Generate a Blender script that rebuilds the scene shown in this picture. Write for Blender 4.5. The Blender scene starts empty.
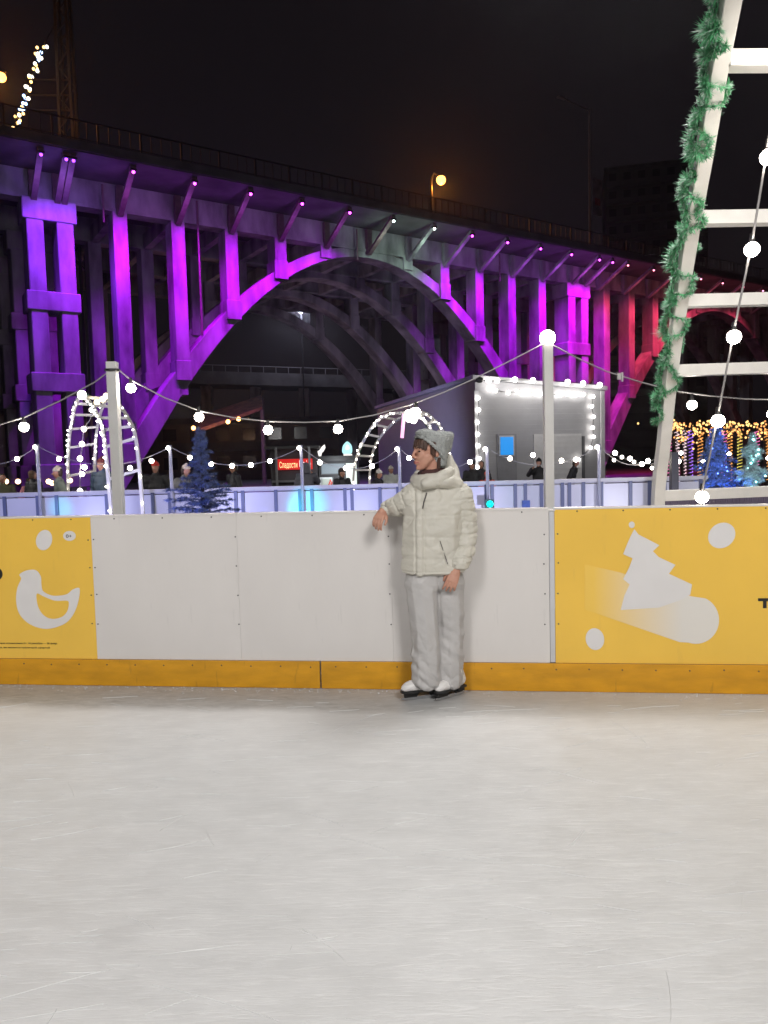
import bpy, bmesh, math, random
import numpy as np
from mathutils import Vector, Matrix, noise
from mathutils.bvhtree import BVHTree
random.seed(7)
S = bpy.context.scene
COL = S.collection
PI = math.pi
rnd = random.uniform

# ------------------------------------------------------------------ camera
FPX, TH, PH = 740.0, math.atan(50 / 740), math.radians(1.43)
CAM = Vector((0, 0, 1.5))
FW = Vector((0, math.cos(TH), -math.sin(TH)))
U0 = Vector((0, math.sin(TH), math.cos(TH)))
RT = Vector((1, 0, 0)) * math.cos(PH) - U0 * math.sin(PH)
UP = U0 * math.cos(PH) + Vector((1, 0, 0)) * math.sin(PH)
cd = bpy.data.cameras.new('camera')
cd.sensor_fit = 'VERTICAL'; cd.sensor_height = 32; cd.lens = FPX * 32 / 1024
cd.clip_start = 0.05; cd.clip_end = 2000
cam = bpy.data.objects.new('camera', cd); COL.objects.link(cam)
M = Matrix.Identity(4)
for i, v in enumerate((RT, UP, -FW)):
    M[0][i], M[1][i], M[2][i] = v
M.translation = CAM
cam.matrix_world = M
S.camera = cam

def ray(x, y): return FW + RT * ((x - 384) / FPX) + UP * ((512 - y) / FPX)
def at(x, y, Y):                                   # point seen at a pixel, at world depth Y
    d = ray(x, y); return CAM + d * (Y / d.y)
def onz(x, y, z):
    d = ray(x, y); return CAM + d * ((z - CAM.z) / d.z)
def onp(x, y, P, n):
    d = ray(x, y); return CAM + d * ((P - CAM).dot(n) / d.dot(n))

# ------------------------------------------------------------------ materials
def lin(c):
    return tuple(((v / 12.92) if v <= 0.04045 else ((v + 0.055) / 1.055) ** 2.4) for v in [x / 255 for x in c])

MATS = {}
def mat(name, col, rough=0.6, var=0.12, scale=6.0, bump=0.0, bscale=40.0, metal=0.0, spec=0.5, dark=None, stretch=(1, 1, 1)):
    """matte/painted surface whose colour wanders by `var` between two tones, with an optional bump"""
    if name in MATS: return MATS[name]
    m = bpy.data.materials.new(name); m.use_nodes = True
    nt = m.node_tree; N = nt.nodes; L = nt.links
    b = N['Principled BSDF']
    b.inputs['Roughness'].default_value = rough; b.inputs['Metallic'].default_value = metal
    b.inputs['Specular IOR Level'].default_value = spec
    tc = N.new('ShaderNodeTexCoord'); mp = N.new('ShaderNodeMapping')
    mp.inputs['Scale'].default_value = stretch
    L.new(tc.outputs['Object'], mp.inputs['Vector'])
    nz = N.new('ShaderNodeTexNoise'); nz.inputs['Scale'].default_value = scale; nz.inputs['Detail'].default_value = 6
    L.new(mp.outputs[0], nz.inputs['Vector'])
    rp = N.new('ShaderNodeValToRGB')
    c = col[:3]
    lo = dark or tuple(max(0, v * (1 - var)) for v in c)
    hi = tuple(min(1, v * (1 + var * 0.5)) for v in c)
    rp.color_ramp.elements[0].position = 0.3; rp.color_ramp.elements[1].position = 0.7
    rp.color_ramp.elements[0].color = (*lo, 1); rp.color_ramp.elements[1].color = (*hi, 1)
    L.new(nz.outputs['Fac'], rp.inputs['Fac']); L.new(rp.outputs[0], b.inputs['Base Color'])
    if bump:
        n2 = N.new('ShaderNodeTexNoise'); n2.inputs['Scale'].default_value = bscale; n2.inputs['Detail'].default_value = 5
        L.new(mp.outputs[0], n2.inputs['Vector'])
        bp = N.new('ShaderNodeBump'); bp.inputs['Strength'].default_value = bump; bp.inputs['Distance'].default_value = 0.02
        L.new(n2.outputs['Fac'], bp.inputs['Height']); L.new(bp.outputs[0], b.inputs['Normal'])
    MATS[name] = m
    return m

def glow(name, col, strength):
    if name in MATS: return MATS[name]
    m = bpy.data.materials.new(name); m.use_nodes = True
    b = m.node_tree.nodes['Principled BSDF']
    b.inputs['Base Color'].default_value = (*[0.15 * v for v in col], 1)
    b.inputs['Emission Color'].default_value = (*col, 1); b.inputs['Emission Strength'].default_value = strength
    MATS[name] = m
    return m

# ------------------------------------------------------------------ objects
ORI = {}
def tag(o, label, cat, group=None, kind=None):
    if label: o['label'] = label
    if cat: o['category'] = cat
    if group: o['group'] = group
    if kind: o['kind'] = kind
    return o
def thing(name, label, cat, loc=(0, 0, 0), group=None):
    o = bpy.data.objects.new(name, None); COL.objects.link(o)
    o.location = loc; o.empty_display_size = 0.1
    ORI[o] = Vector(loc)
    return tag(o, label, cat, group)

class MB:
    """collects faces in world coordinates; build() links them as one mesh"""
    def __init__(s): s.v = []; s.f = []
    def add(s, vs, fs):
        b = len(s.v); s.v += [Vector(v) for v in vs]; s.f += [tuple(i + b for i in f) for f in fs]; return s
    def box(s, c, sz, ax=None):
        X, Y, Z = ax or (Vector((1, 0, 0)), Vector((0, 1, 0)), Vector((0, 0, 1)))
        c = Vector(c); hx, hy, hz = [q / 2 for q in sz]
        vs = [c + X * (hx * i) + Y * (hy * j) + Z * (hz * k) for k in (-1, 1) for j in (-1, 1) for i in (-1, 1)]
        return s.add(vs, [(0, 2, 3, 1), (4, 5, 7, 6), (0, 1, 5, 4), (2, 6, 7, 3), (0, 4, 6, 2), (1, 3, 7, 5)])
    def bar(s, a, b, w, h, up=(0, 0, 1)):
        a, b = Vector(a), Vector(b); Z = (b - a).normalized(); u = Vector(up)
        if abs(Z.dot(u)) > 0.98: u = Vector((0, 1, 0))
        X = Z.cross(u).normalized(); Y = X.cross(Z)
        return s.box((a + b) / 2, (w, h, (b - a).length), (X, Y, Z))
    def tube(s, pts, r, n=8, cap=True):
        pts = [Vector(p) for p in pts]; rr = r if hasattr(r, '__len__') else [r] * len(pts)
        T = [(pts[min(i + 1, len(pts) - 1)] - pts[max(i - 1, 0)]).normalized() for i in range(len(pts))]
        ref = Vector((0, 0, 1)) if abs(T[0].z) < 0.9 else Vector((1, 0, 0))
        vs, fs = [], []; X = T[0].cross(ref).normalized()
        for i, p in enumerate(pts):
            X = (X - T[i] * X.dot(T[i])).normalized(); Y = T[i].cross(X)
            for k in range(n):
                a = 2 * PI * k / n; vs.append(p + (X * math.cos(a) + Y * math.sin(a)) * rr[i])
        for i in range(len(pts) - 1):
            for k in range(n):
                k2 = (k + 1) % n; fs.append((i * n + k, i * n + k2, (i + 1) * n + k2, (i + 1) * n + k))
        if cap: fs += [tuple(range(n - 1, -1, -1)), tuple(range((len(pts) - 1) * n, len(pts) * n))]
        return s.add(vs, fs)
    def ball(s, c, r, n=12, m=8, sc=(1, 1, 1)):
        c = Vector(c); vs = [c + Vector((0, 0, r * sc[2]))]; fs = []
        for i in range(1, m):
            t = PI * i / m
            for k in range(n):
                a = 2 * PI * k / n
                vs.append(c + Vector((r * sc[0] * math.sin(t) * math.cos(a), r * sc[1] * math.sin(t) * math.sin(a), r * sc[2] * math.cos(t))))
        vs.append(c - Vector((0, 0, r * sc[2])))
        for k in range(n):
            k2 = (k + 1) % n; fs.append((0, 1 + k, 1 + k2)); e = len(vs) - 1; b = 1 + (m - 2) * n; fs.append((e, b + k2, b + k))
        for i in range(m - 2):
            for k in range(n):
                k2 = (k + 1) % n; a = 1 + i * n; fs.append((a + k, a + n + k, a + n + k2, a + k2))
        return s.add(vs, fs)
    def prism(s, poly, depth):
        """closed polygon of world points pushed along the vector `depth`"""
        n = len(poly); d = Vector(depth); p = [Vector(q) for q in poly]
        return s.add(p + [q + d for q in p], [tuple(range(n)), tuple(range(2 * n - 1, n - 1, -1))] +
                     [(i, i + n, (i + 1) % n + n, (i + 1) % n) for i in range(n)])
    def build(s, name, m, parent=None, smooth=False, bevel=0.0, seg=2):
        o0 = ORI.get(parent, Vector((0, 0, 0)))
        me = bpy.data.meshes.new(name)
        me.from_pydata([v - o0 for v in s.v], [], s.f)
        bm = bmesh.new(); bm.from_mesh(me); bmesh.ops.recalc_face_normals(bm, faces=bm.faces)
        if bevel: bmesh.ops.bevel(bm, geom=list(bm.edges), offset=bevel, segments=seg, profile=0.7, affect='EDGES', clamp_overlap=True)
        bm.to_mesh(me); bm.free()
        if m: me.materials.append(m)
        if smooth: me.polygons.foreach_set('use_smooth', [True] * len(me.polygons))
        return link(name, me, parent)
def link(name, me, parent=None, loc=None):
    o = bpy.data.objects.new(name, me); COL.objects.link(o)
    if parent:
        o.parent = parent
        if loc is not None: o.location = Vector(loc) - ORI.get(parent, Vector())
        ORI[o] = ORI.get(parent, Vector())
    elif loc is not None: o.location = loc
    return o
def lamp(name, kind, loc, power, col, parent=None, radius=0.1, aim=None, cone=60, blend=0.5):
    l = bpy.data.lights.new(name, kind); l.energy = power; l.color = col
    if kind in ('POINT', 'SPOT'): l.shadow_soft_size = radius
    if kind == 'SPOT': l.spot_size = math.radians(cone); l.spot_blend = blend
    o = bpy.data.objects.new(name, l); COL.objects.link(o)
    o.location = loc
    if aim is not None: o.rotation_euler = (Vector(aim) - Vector(loc)).to_track_quat('-Z', 'Y').to_euler()
    if parent: o.parent = parent; o.location = Vector(loc) - ORI.get(parent, Vector())
    return o

def text_mesh(body, size, name='lettering'):
    c = bpy.data.curves.new(name, 'FONT'); c.body = body; c.size = size; c.extrude = 0.001; c.resolution_u = 3
    o = bpy.data.objects.new(name, c); COL.objects.link(o)
    dg = bpy.context.evaluated_depsgraph_get(); me = bpy.data.meshes.new_from_object(o.evaluated_get(dg))
    bpy.data.objects.remove(o); bpy.data.curves.remove(c)
    me.name = name
    return me
def place_text(body, name, m, parent, org, X, Z, height, width=None, bold=0.0):
    """lettering standing on a face: X runs along the line, Z up, starting at org"""
    me = text_mesh(body, 1.0, name)
    co = np.array([v.co[:] for v in me.vertices])
    x0, y0 = co[:, 0].min(), 0.0
    k = height / 0.7; kx = (width / (co[:, 0].max() - x0)) if width else k
    X, Z = Vector(X), Vector(Z); Nn = X.cross(Z).normalized(); o0 = ORI.get(parent, Vector())
    for v in me.vertices:
        p = v.co.copy(); v.co = Vector(org) + X * ((p.x - x0) * kx) + Z * (p.y * k) + Nn * (p.z * 1.0) - o0
    me.materials.clear(); me.materials.append(m)
    return link(name, me, parent)

# organic shapes: hulls of ellipsoids, fused by a voxel remesh
_b = bmesh.new(); bmesh.ops.create_icosphere(_b, subdivisions=2, radius=1.0); ICO = [v.co[:] for v in _b.verts]; _b.free()
def hullmesh(hulls, voxel, smooth=4, sub=None):
    bm = bmesh.new()
    for h in hulls:
        nv = []
        for (c, r) in h:
            r = (r, r, r) if not hasattr(r, '__len__') else r
            nv += [bm.verts.new((c[0] + p[0] * r[0], c[1] + p[1] * r[1], c[2] + p[2] * r[2])) for p in ICO]
        bmesh.ops.convex_hull(bm, input=nv)
    bmesh.ops.delete(bm, geom=[v for v in bm.verts if not v.link_faces], context='VERTS')
    me = bpy.data.meshes.new('tmp'); bm.to_mesh(me); bm.free()
    o = bpy.data.objects.new('tmp', me); COL.objects.link(o)
    r = o.modifiers.new('r', 'REMESH'); r.mode = 'VOXEL'; r.voxel_size = voxel
    if smooth:
        s_ = o.modifiers.new('s', 'SMOOTH'); s_.iterations = smooth; s_.factor = 0.5
    dg = bpy.context.evaluated_depsgraph_get(); out = bpy.data.meshes.new_from_object(o.evaluated_get(dg))
    bpy.data.objects.remove(o); bpy.data.meshes.remove(me)
    out.polygons.foreach_set('use_smooth', [True] * len(out.polygons))
    return out
def organic(name, hulls, voxel, m, parent, smooth=4, org=(0, 0, 0), rot=0.0, k=1.0, disp=None):
    me = hullmesh(hulls, voxel, smooth); me.name = name
    if disp:
        ns = [v.normal.copy() for v in me.vertices]
        for v, n in zip(me.vertices, ns): v.co += n * disp(v.co, n)
    R = Matrix.Rotation(rot, 4, 'Z') @ Matrix.Scale(k, 4)
    o0 = ORI.get(parent, Vector())
    me.transform(Matrix.Translation(Vector(org) - o0) @ R)
    me.materials.clear(); me.materials.append(m)
    return link(name, me, parent)

# shared bulb meshes
def ball_mesh(name, r, m, n=14, k=10):
    b = MB().ball((0, 0, 0), r, n, k); me = bpy.data.meshes.new(name); me.from_pydata(b.v, [], b.f); me.materials.append(m)
    me.polygons.foreach_set('use_smooth', [True] * len(me.polygons)); return me

# ------------------------------------------------------------------ night sky
w = bpy.data.worlds.new('World'); S.world = w; w.use_nodes = True
bg = w.node_tree.nodes['Background']; bg.inputs[0].default_value = (0.0055, 0.0043, 0.0056, 1); bg.inputs[1].default_value = 1.0
S.view_settings.view_transform = 'Standard'; S.view_settings.look = 'None'
S.view_settings.exposure = 0; S.view_settings.gamma = 1
S.cycles.use_denoising = True
S.cycles.max_bounces = 6; S.cycles.diffuse_bounces = 3; S.cycles.glossy_bounces = 3; S.cycles.transmission_bounces = 4
S.cycles.sample_clamp_indirect = 4.0; S.cycles.caustics_reflective = False; S.cycles.caustics_refractive = False
S.cycles.use_light_tree = True

# ------------------------------------------------------------------ rink board line
BA = Vector((-2.748, 5.149, 0)); BE = (Vector((2.361, 4.515, 0)) - BA).normalized(); BN = Vector((BE.y, -BE.x, 0))   # BN faces the ice
ZV = Vector((0, 0, 1))
def bu(px, py=590): return (onp(px, py, BA, BN) - BA).dot(BE)
def bpt(u, z, off=0.0): return BA + BE * u + ZV * z + BN * off
def bpx(px, py, off=0.0): return onp(px, py, BA + BN * off, BN)

# ------------------------------------------------------------------ ground and ice
g = MB(); g.add([(-400, -60, -0.02), (400, -60, -0.02), (400, 600, -0.02), (-400, 600, -0.02)], [(0, 1, 2, 3)])
tag(g.build('ground', mat('asphalt_snow', (0.06, 0.06, 0.065), 0.8, 0.4, 0.6, 0.4, 8)), None, None, None, 'structure')
g = MB()
p0, p1 = bpt(-14, 0), bpt(19, 0)
g.add([(p0.x - 3, -14, 0), (p1.x + 3, -14, 0), (p1.x, p1.y, 0), (p0.x, p0.y, 0)], [(0, 1, 2, 3)])

def ice_material():
    m = bpy.data.materials.new('ice'); m.use_nodes = True
    nt = m.node_tree; N = nt.nodes; L = nt.links; b = N['Principled BSDF']
    tc = N.new('ShaderNodeTexCoord')
    def nz(scale, detail=4, rot=0, st=(1, 1, 1), rough=0.55, dist=0.0):
        mp = N.new('ShaderNodeMapping'); mp.inputs['Rotation'].default_value = (0, 0, rot); mp.inputs['Scale'].default_value = st
        L.new(tc.outputs['Object'], mp.inputs['Vector'])
        t = N.new('ShaderNodeTexNoise'); t.inputs['Scale'].default_value = scale; t.inputs['Detail'].default_value = detail
        t.inputs['Roughness'].default_value = rough; t.inputs['Distortion'].default_value = dist
        L.new(mp.outputs[0], t.inputs['Vector']); return t.outputs['Fac']
    def math_(op, a, c):
        q = N.new('ShaderNodeMath'); q.operation = op
        for i, x in enumerate((a, c)):
            if isinstance(x, (int, float)): q.inputs[i].default_value = x
            else: L.new(x, q.inputs[i])
        return q.outputs[0]
    def ramp(x, a, c, lo=0.0, hi=1.0):
        q = N.new('ShaderNodeMapRange'); q.inputs['From Min'].default_value = a; q.inputs['From Max'].default_value = c
        q.inputs['To Min'].default_value = lo; q.inputs['To Max'].default_value = hi; L.new(x, q.inputs['Value']); return q.outputs[0]
    big = nz(0.7, 5); mid = nz(4.5, 6, 0.2, (1, 1.8, 1), 0.65)
    scr = [ramp(nz(3.2, 4, r, st, 0.62, 1.6), 0.54, 0.70) for r, st in ((0.05, (1.1, 9, 1)), (-0.12, (1.6, 15, 1)), (0.24, (1.5, 15, 1)), (1.15, (1.2, 22, 1)), (-0.6, (1.5, 20, 1)))]
    wts = (0.9, 0.85, 0.6, 0.15, 0.28); s_ = None
    for q, wt in zip(scr, wts):
        t = math_('MULTIPLY', q, wt); s_ = t if s_ is None else math_('ADD', s_, t)
    v = math_('ADD', math_('MULTIPLY', ramp(big, 0.3, 0.7), 0.3), math_('MULTIPLY', ramp(mid, 0.3, 0.7), 0.34))
    v = math_('ADD', v, math_('MULTIPLY', s_, 0.23))
    rp = N.new('ShaderNodeValToRGB'); e = rp.color_ramp.elements
    e[0].position = 0.0; e[0].color = (0.53, 0.528, 0.522, 1); e[1].position = 0.9; e[1].color = (0.75, 0.747, 0.74, 1)
    L.new(v, rp.inputs['Fac'])
    # the boards' shade and rougher ice put into the colour: grey strip, fading right
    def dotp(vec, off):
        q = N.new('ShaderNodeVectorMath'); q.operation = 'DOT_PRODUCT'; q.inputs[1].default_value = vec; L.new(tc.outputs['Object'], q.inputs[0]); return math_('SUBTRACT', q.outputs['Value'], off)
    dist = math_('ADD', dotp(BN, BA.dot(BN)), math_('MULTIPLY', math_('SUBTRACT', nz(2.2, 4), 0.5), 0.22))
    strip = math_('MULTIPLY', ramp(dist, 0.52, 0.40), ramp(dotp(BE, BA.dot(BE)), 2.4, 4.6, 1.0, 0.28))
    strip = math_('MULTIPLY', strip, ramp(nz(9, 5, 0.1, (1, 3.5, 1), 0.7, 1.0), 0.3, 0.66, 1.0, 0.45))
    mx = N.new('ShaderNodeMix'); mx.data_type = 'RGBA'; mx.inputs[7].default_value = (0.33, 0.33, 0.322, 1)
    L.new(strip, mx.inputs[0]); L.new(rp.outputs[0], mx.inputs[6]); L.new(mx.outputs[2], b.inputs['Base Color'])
    L.new(ramp(v, 0, 1, 0.30, 0.6), b.inputs['Roughness']); b.inputs['Specular IOR Level'].default_value = 0.28
    h = math_('ADD', math_('MULTIPLY', s_, -0.5), math_('MULTIPLY', mid, 0.9))
    bp = N.new('ShaderNodeBump'); bp.inputs['Strength'].default_value = 0.22; bp.inputs['Distance'].default_value = 0.012
    L.new(h, bp.inputs['Height']); L.new(bp.outputs[0], b.inputs['Normal'])
    return m
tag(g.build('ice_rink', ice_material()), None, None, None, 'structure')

# skate cuts: thin curled ridges of ice shavings
g = MB(); rs = random.Random(3)
for i in range(380):
    y = rs.uniform(0.9, 4.9); x = rs.uniform(-1, 1) * (y * 0.62 + 0.4)
    if (Vector((x, y, 0)) - BA).dot(BN) < 0.1: continue
    a = rs.gauss(0.0, 0.26) if rs.random() < 0.9 else rs.uniform(-1.5, 1.5)
    ln = rs.uniform(0.08, 0.5) * (0.45 if rs.random() < 0.7 else 1); cv = rs.uniform(-1.6, 1.6); n = 9; wd = rs.uniform(0.0004, 0.001)
    P = Vector((x, y, 0)); pts = []
    for k in range(n):
        pts.append(P.copy()); a += cv * ln / n; P += Vector((math.cos(a), math.sin(a), 0)) * ln / n
    vs, fs = [], []
    for k, q in enumerate(pts):
        d = (pts[min(k + 1, n - 1)] - pts[max(k - 1, 0)]).normalized(); s2 = Vector((-d.y, d.x, 0)) * wd * math.sin(PI * (k + 0.3) / (n - 0.4))
        vs += [q + s2 + ZV * 0.0003, q + ZV * 0.002, q - s2 + ZV * 0.0003]
    for k in range(n - 1):
        for j in (0, 1): fs.append((3 * k + j, 3 * k + 3 + j, 3 * k + 4 + j, 3 * k + 1 + j))
    g.add(vs, fs)
tag(g.build('skate_marks', mat('ice_shavings', (0.71, 0.71, 0.70), 0.6)), 'pale skate cuts scratched across the ice of the rink', 'skate marks', None, 'stuff')
# crumbs of shaved ice along the foot of the boards
g = MB()
for i in range(550):
    u = rs.uniform(-1.2, 7.0); d = abs(rs.gauss(0, 0.05)) + 0.016; r = rs.uniform(0.0015, 0.005)
    g.ball(bpt(u, r * 0.3, d), r, 5, 4, (1.4, 1, 0.7))
tag(g.build('ice_crumbs', mat('ice_crumb', (0.6, 0.6, 0.6), 0.6)), 'loose crumbs of shaved ice along the foot of the boards', 'ice crumbs', None, 'stuff')

# ------------------------------------------------------------------ rink boards
white_pl = mat('white_plastic', (0.675, 0.645, 0.62), 0.28, 0.05, 2.5, 0.05, 25, stretch=(1, 1, 0.5))
yel_pl = mat('yellow_print', (0.84, 0.525, 0.075), 0.4, 0.06, 2.0, 0.04, 25)
yel_dark = mat('yellow_kickplate', (0.66, 0.315, 0.012), 0.4, 0.18, 5.0, 0.1, 30, stretch=(1, 1, 3))
alu = mat('grey_aluminium', (0.42, 0.43, 0.46), 0.35, 0.1, 8, metal=0.6)
def scuffed(m, col, amt):
    # faint slanting rub marks left by skates and sticks
    nt = m.node_tree; N = nt.nodes; L = nt.links; b = N['Principled BSDF']; src = b.inputs['Base Color'].links[0].from_socket
    tc = [n for n in N if n.type == 'TEX_COORD'][0]; f_ = None
    for rot, st, th in ((0.55, (16, 16, 2.2), 0.69), (-0.8, (18, 18, 2.4), 0.69), (1.35, (12, 12, 2.0), 0.67)):
        mp = N.new('ShaderNodeMapping'); mp.inputs['Rotation'].default_value = (0, rot, 0); mp.inputs['Scale'].default_value = st; L.new(tc.outputs['Object'], mp.inputs[0])
        nz = N.new('ShaderNodeTexNoise'); nz.inputs['Scale'].default_value = 1.6; nz.inputs['Detail'].default_value = 3; L.new(mp.outputs[0], nz.inputs['Vector'])
        r = N.new('ShaderNodeMapRange'); r.inputs['From Min'].default_value = th; r.inputs['From Max'].default_value = th + 0.04; r.inputs['To Max'].default_value = amt; L.new(nz.outputs['Fac'], r.inputs['Value'])
        if f_ is None: f_ = r.outputs[0]
        else:
            q = N.new('ShaderNodeMath'); q.operation = 'MAXIMUM'; L.new(f_, q.inputs[0]); L.new(r.outputs[0], q.inputs[1]); f_ = q.outputs[0]
    mx = N.new('ShaderNodeMix'); mx.data_type = 'RGBA'; mx.inputs[7].default_value = (*col, 1); L.new(f_, mx.inputs[0]); L.new(src, mx.inputs[6]); L.new(mx.outputs[2], b.inputs['Base Color'])
scuffed(white_pl, (0.40, 0.385, 0.37), 0.13); scuffed(yel_dark, (0.25, 0.12, 0.02), 0.3); scuffed(yel_pl, (0.62, 0.38, 0.08), 0.15)
print_wh = mat('pale_print', (0.70, 0.68, 0.67), 0.45, 0.04)
screw_m = mat('steel_screw', (0.07, 0.07, 0.075), 0.4, 0.1, metal=0.5)
black_pr = mat('black_print', (0.012, 0.012, 0.012), 0.5, 0.1)
ZB, ZT = 0.186, 1.172
uL0, u1, u2, u3, u4, u5, uR = -2.2, bu(94), bu(239), bu(392), bu(549.5), bu(555), bu(555) + 3.1
uL = u1 - 3.1
_s = MB(); _s.tube([Vector((0, 0, 0)), BN * 0.0025], 0.005, 8); SCREW = bpy.data.meshes.new('screw'); SCREW.from_pydata(_s.v, [], _s.f); SCREW.materials.append(screw_m)
def screw(u, z, off, parent): return link('screw', SCREW, parent, bpt(u, z, off))
def board(name, label, a, b, pm, scr_u, grp=None):
    t = thing(name, label, 'rink board', bpt((a + b) / 2, 0, -0.03), grp)
    MB().box(bpt((a + b) / 2, (ZB + ZT) / 2, -0.006), (b - a - 0.0008, 0.012, ZT - ZB), (BE, BN, ZV)).build('panel', pm, t, bevel=0.0008)
    fr = MB(); wz = 0.05
    fr.box(bpt((a + b) / 2, 1.135, -0.042), (b - a - 0.01, 0.055, wz), (BE, BN, ZV)); fr.box(bpt((a + b) / 2, 0.06, -0.042), (b - a - 0.01, 0.055, wz), (BE, BN, ZV))
    for u in (a + 0.03, (a + b) / 2, b - 0.03): fr.box(bpt(u, 0.5975, -0.042), (0.04, 0.05, 1.02), (BE, BN, ZV))
    fr.build('frame', alu, t)
    MB().box(bpt((a + b) / 2, ZT + 0.006, -0.036), (b - a - 0.002, 0.078, 0.012), (BE, BN, ZV)).build('top_rail', white_pl, t, bevel=0.003)
    zs = (1.02, 0.83, 0.635, 0.435)
    for u in scr_u:
        for z in zs: screw(u + rnd(-.004, .004), z + rnd(-.006, .006), 0, t)
    n = max(2, int((b - a) / 0.27))
    for k in range(n):
        screw(a + (k + 0.5) * (b - a) / n, 1.160, 0, t)
    return t
bl = board('rink_board', 'yellow printed rink board with a pale bird and small print', uL, u1, yel_pl, [u1 - 0.022])
board('rink_board', 'plain white rink board next to the yellow board with the bird', u1, u2, white_pl, [u1 + 0.02, u2 - 0.012])
board('rink_board', 'plain white rink board under the woman\'s resting hand', u2, u3, white_pl, [u3 - 0.012])
board('rink_board', 'white rink board behind the woman, joining the yellow tree board', u3, u4, white_pl, [u4 - 0.03])
br = board('rink_board', 'yellow printed rink board with a pale fir tree and slide', u5, uR, yel_pl, [u5 + 0.02])
t = thing('board_post', 'narrow grey metal post between the white and yellow tree boards', 'post', bpt((u4 + u5) / 2, 0, 0))
MB().box(bpt((u4 + u5) / 2, 0.675, -0.03), (u5 - u4 - 0.003, 0.066, 0.97), (BE, BN, ZV)).build('post', mat('pale_grey_post', (0.55, 0.55, 0.57), 0.4, 0.06), t, bevel=0.004)
MB().box(bpt((u4 + u5) / 2, 1.168, -0.034), (u5 - u4 + 0.012, 0.07, 0.012), (BE, BN, ZV)).build('cap', white_pl, t, bevel=0.003)
# kick plates, with the joint left of the woman
uj = bu(321, 676)
for lab, a, b in (('orange-yellow kick plate left of the dark joint at the foot of the boards', uL, uj - 0.005), ('orange-yellow kick plate running behind the woman\'s skates', uj + 0.005, uR)):
    t = thing('kick_plate', lab, 'kick plate', bpt((a + b) / 2, 0, 0))
    MB().box(bpt((a + b) / 2, 0.0935, 0.007), (b - a, 0.014, 0.183), (BE, BN, ZV)).build('plate', yel_dark, t, bevel=0.004)
    us = np.arange(a + 0.1, b - 0.05, 0.205); [screw(u, 0.15 + rnd(-.004, .004), 0.014, t) for u in us]

def decal(pts, name, m, parent, off=0.0008, th=0.0012):
    return MB().prism([bpx(x, y, off) for x, y in pts], BN * th).build(name, m, parent)
def spline(pts, n=6):
    """closed Catmull-Rom through the points"""
    out = []; k = len(pts)
    for i in range(k):
        p = [np.array(pts[(i + j) % k], float) for j in (-1, 0, 1, 2)]
        for s in range(n):
            t_ = s / n
            out.append(tuple(0.5 * ((2 * p[1]) + (p[2] - p[0]) * t_ + (2 * p[0] - 5 * p[1] + 4 * p[2] - p[3]) * t_ ** 2 + (3 * p[1] - p[0] - 3 * p[2] + p[3]) * t_ ** 3)))
    return out
def oval(cx, cy, a, b, rot, n=28):
    c, s = math.cos(rot), math.sin(rot)
    return [(cx + a * math.cos(q) * c - b * math.sin(q) * s, cy + a * math.cos(q) * s + b * math.sin(q) * c) for q in [2 * PI * k / n for k in range(n)]]
# left board: bird, oval, age badge, small print, edge of a big black letter
def Lc(x, y): return (x * 110 / 663, 510 + y * 170 / 1024)      # points read off an enlarged view of the print
bird = spline([Lc(*p) for p in [(118, 388), (160, 364), (215, 362), (246, 400), (250, 450), (262, 490), (320, 516), (400, 508), (440, 478), (480, 474), (470, 560), (435, 640), (380, 690), (280, 716), (185, 690), (120, 630), (98, 550), (105, 470), (128, 415)]], 5)
decal(bird, 'bird_print', print_wh, bl)
decal(spline([Lc(*p) for p in [(222, 505), (262, 520), (330, 546), (400, 546), (415, 560), (405, 610), (370, 645), (310, 655), (260, 630), (228, 575)]], 5), 'wing_print', yel_pl, bl, 0.0022)
decal([Lc(*p) for p in oval(266, 181, 48, 62, 0.25)], 'oval_print', print_wh, bl)
decal([Lc(*p) for p in oval(419, 156, 38, 30, 0)], 'age_badge', print_wh, bl)
place_text('0+', 'age_lettering', black_pr, bl, bpx(*Lc(398, 168), 0.0035), BE, ZV, 0.024, 0.042)
decal([Lc(*p) for p in oval(-30, 386, 46, 42, 0)], 'big_letter', black_pr, bl)
def line_of_print(body, x0, x1, y):
    a, b = bpx(*Lc(x0, y), 0.001), bpx(*Lc(x1, y), 0.001)
    place_text(body, 'small_print', black_pr, bl, a, BE, ZV, 0.011, (b - a).length)
line_of_print('Возрастное ограничение 0+. 18 декабря — 28 февр.', -60, 346, 806)
line_of_print('Реклама, не является публичной офертой', -60, 300, 832)
# right board: slide, tree, ovals, T
def Rc(x, y): return (540 + x * 228 / 768, 490 + y * 220 / 741)
sl = bpy.data.materials.new('slide_print'); sl.use_nodes = True
nt = sl.node_tree; N = nt.nodes; Lk = nt.links; tc = N.new('ShaderNodeTexCoord'); sx = N.new('ShaderNodeSeparateXYZ'); mr = N.new('ShaderNodeMapRange'); rp = N.new('ShaderNodeValToRGB')
Lk.new(tc.outputs['Object'], sx.inputs[0]); Lk.new(sx.outputs['X'], mr.inputs['Value'])
xa = bpx(*Rc(180, 330)).x - ORI[br].x; xb = bpx(*Rc(480, 420)).x - ORI[br].x
mr.inputs['From Min'].default_value = xa; mr.inputs['From Max'].default_value = xb
rp.color_ramp.elements[0].color = (0.84, 0.545, 0.095, 1); rp.color_ramp.elements[1].color = (0.70, 0.67, 0.62, 1)
Lk.new(mr.outputs[0], rp.inputs[0]); Lk.new(rp.outputs[0], N['Principled BSDF'].inputs['Base Color']); N['Principled BSDF'].inputs['Roughness'].default_value = 0.45
circ = [Rc(525 + 78 * math.cos(q), 438 + 80 * math.sin(q)) for q in [-1.15 + k * 3.05 / 20 for k in range(21)]]
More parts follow.
